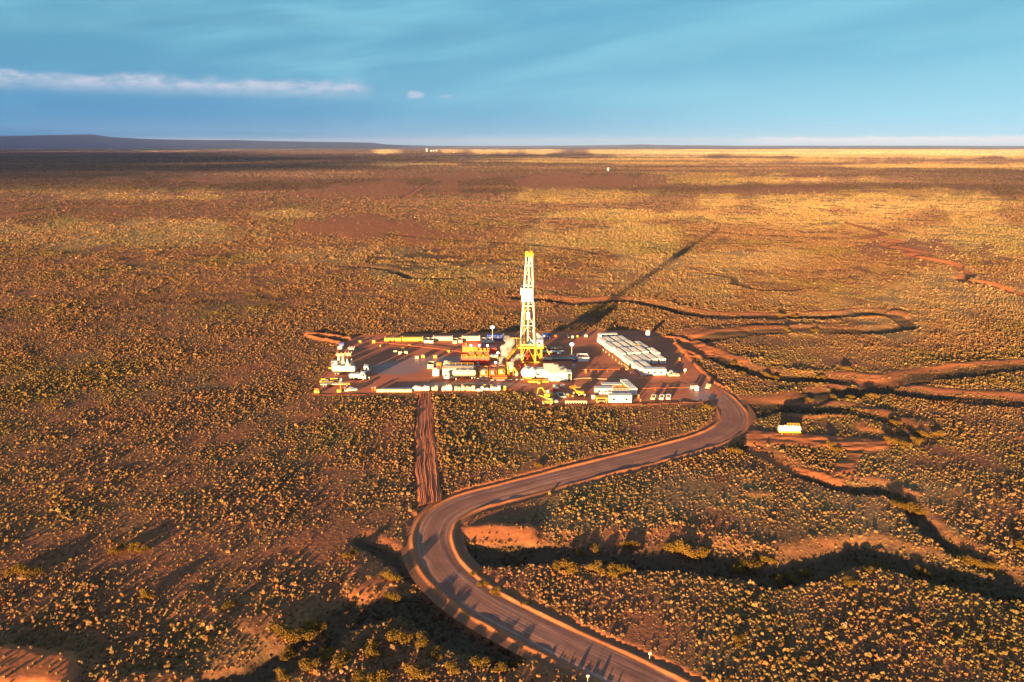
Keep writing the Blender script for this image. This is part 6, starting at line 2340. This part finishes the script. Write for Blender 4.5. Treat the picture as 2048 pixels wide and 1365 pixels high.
def build_clutter():
    # hoses and pipes between the machines
    for lab, c, r, pts in (('thick dark hose winding from the mud pumps to the derrick', DARK, 0.16, ((1005, 752), (1018, 756), (1030, 752), (1038, 742), (1044, 733))),
                           ('grey pipeline lying in front of the mud pumps', LGREY, 0.14, ((955, 758), (975, 760.5), (1000, 761), (1030, 760), (1046, 760))),
                           ('dark hose lying between machine house and red mud tank', DARK, 0.14, ((948, 750), (955, 742), (952, 735), (958, 731))),
                           ('pale cable run across the pad toward the camp cabins', CREAM, 0.09, ((1143, 760), (1170, 757), (1215, 759), (1262, 756), (1284, 756))),
                           ('thin yellow pipe lying behind the bulk bags', YELLOW, 0.12, ((900, 771), (940, 770), (985, 771)))):
        t = thing('hose' if 'hose' in lab else ('cable' if 'cable' in lab else 'ground_pipe'), lab, 'hose' if 'hose' in lab else ('cable' if 'cable' in lab else 'pipe'), (0, 0, 0))
        P = catmull([G(*p) for p in pts], 6)
        m = MB()
        for a, b in zip(P[:-1], P[1:]):
            m.tube((a[0], a[1], r), (b[0], b[1], r), r, None, 6)
        m.build('line', c, t)
        f = MB()
        for a, b in ((P[0], P[1]), (P[-1], P[-2])):
            f.lathe((a[0], a[1], r), (a[0] - b[0], a[1] - b[1], 0), [(0, r * 1.6), (0.25, r * 1.6)], 8)
        f.build('coupling', YELLOW if c is DARK else LGREY, t)
    # small boxes and tanks standing about
    for px, py, lab, c, s in ((949, 740, 'small white box beside the dark hose behind the lorry', WHITE, (1.4, 1.2, 1.6)), (956, 733, 'narrow grey box at the corner of the red mud tank', LGREY, (1.0, 1.0, 2.0)),
                              (1013, 745, 'yellow control box between mud pumps and hopper', YELLOW, (1.6, 1.4, 2.2)), (1033, 752, 'small cream box beside the round white tank', CREAM, (1.3, 1.2, 1.5)),
                              (1016, 735, 'orange box under the tall steam plume', ORANGE, (1.8, 1.5, 2.4)), (1027, 741, 'low yellow box below the drill floor stair', YELLOW, (1.8, 1.4, 1.2)),
                              (1118, 711, 'cream tool box between pipe stacks and catwalk', CREAM, (2.0, 1.2, 1.3)), (1147, 737, 'grey cabinet behind the generator houses', LGREY, (1.4, 1.2, 1.8)),
                              (987, 740, 'red pump box between orange pump and shale shaker', RED, (1.8, 1.6, 2.6)), (879, 743, 'grey cabinet beside the white generator box', LGREY, (1.2, 1.0, 1.9)),
                              (1078, 768, 'small yellow box in front of the low yellow skid', YELLOW, (1.2, 1.0, 1.0)), (1186, 798, 'white box left of the yellow shelter', WHITE, (1.5, 1.3, 1.6))):
        t = thing('equipment_box', lab, 'box', (*G(px, py), 0))
        w, d, h = s
        MB().bbox(-w / 2, w / 2, -d / 2, d / 2, 0.15, h, 0.08).build('body', c, t)
        MB().box(-w / 2, w / 2, -d / 2 + 0.05, -d / 2 + 0.2, 0, 0.15).box(-w / 2, w / 2, d / 2 - 0.2, d / 2 - 0.05, 0, 0.15).build('skid_frame', DARK, t)
        dr = MB().box(-w * 0.32, w * 0.32, -d / 2 - 0.04, -d / 2 - 0.005, h * 0.25, h * 0.85).build('door', GREY, t)
        MB().box(w * 0.2, w * 0.27, -d / 2 - 0.09, -d / 2 - 0.041, h * 0.5, h * 0.58).build('handle', DARK, dr)


build_clutter()
build_left()
build_back_row()
build_centre()
build_front()
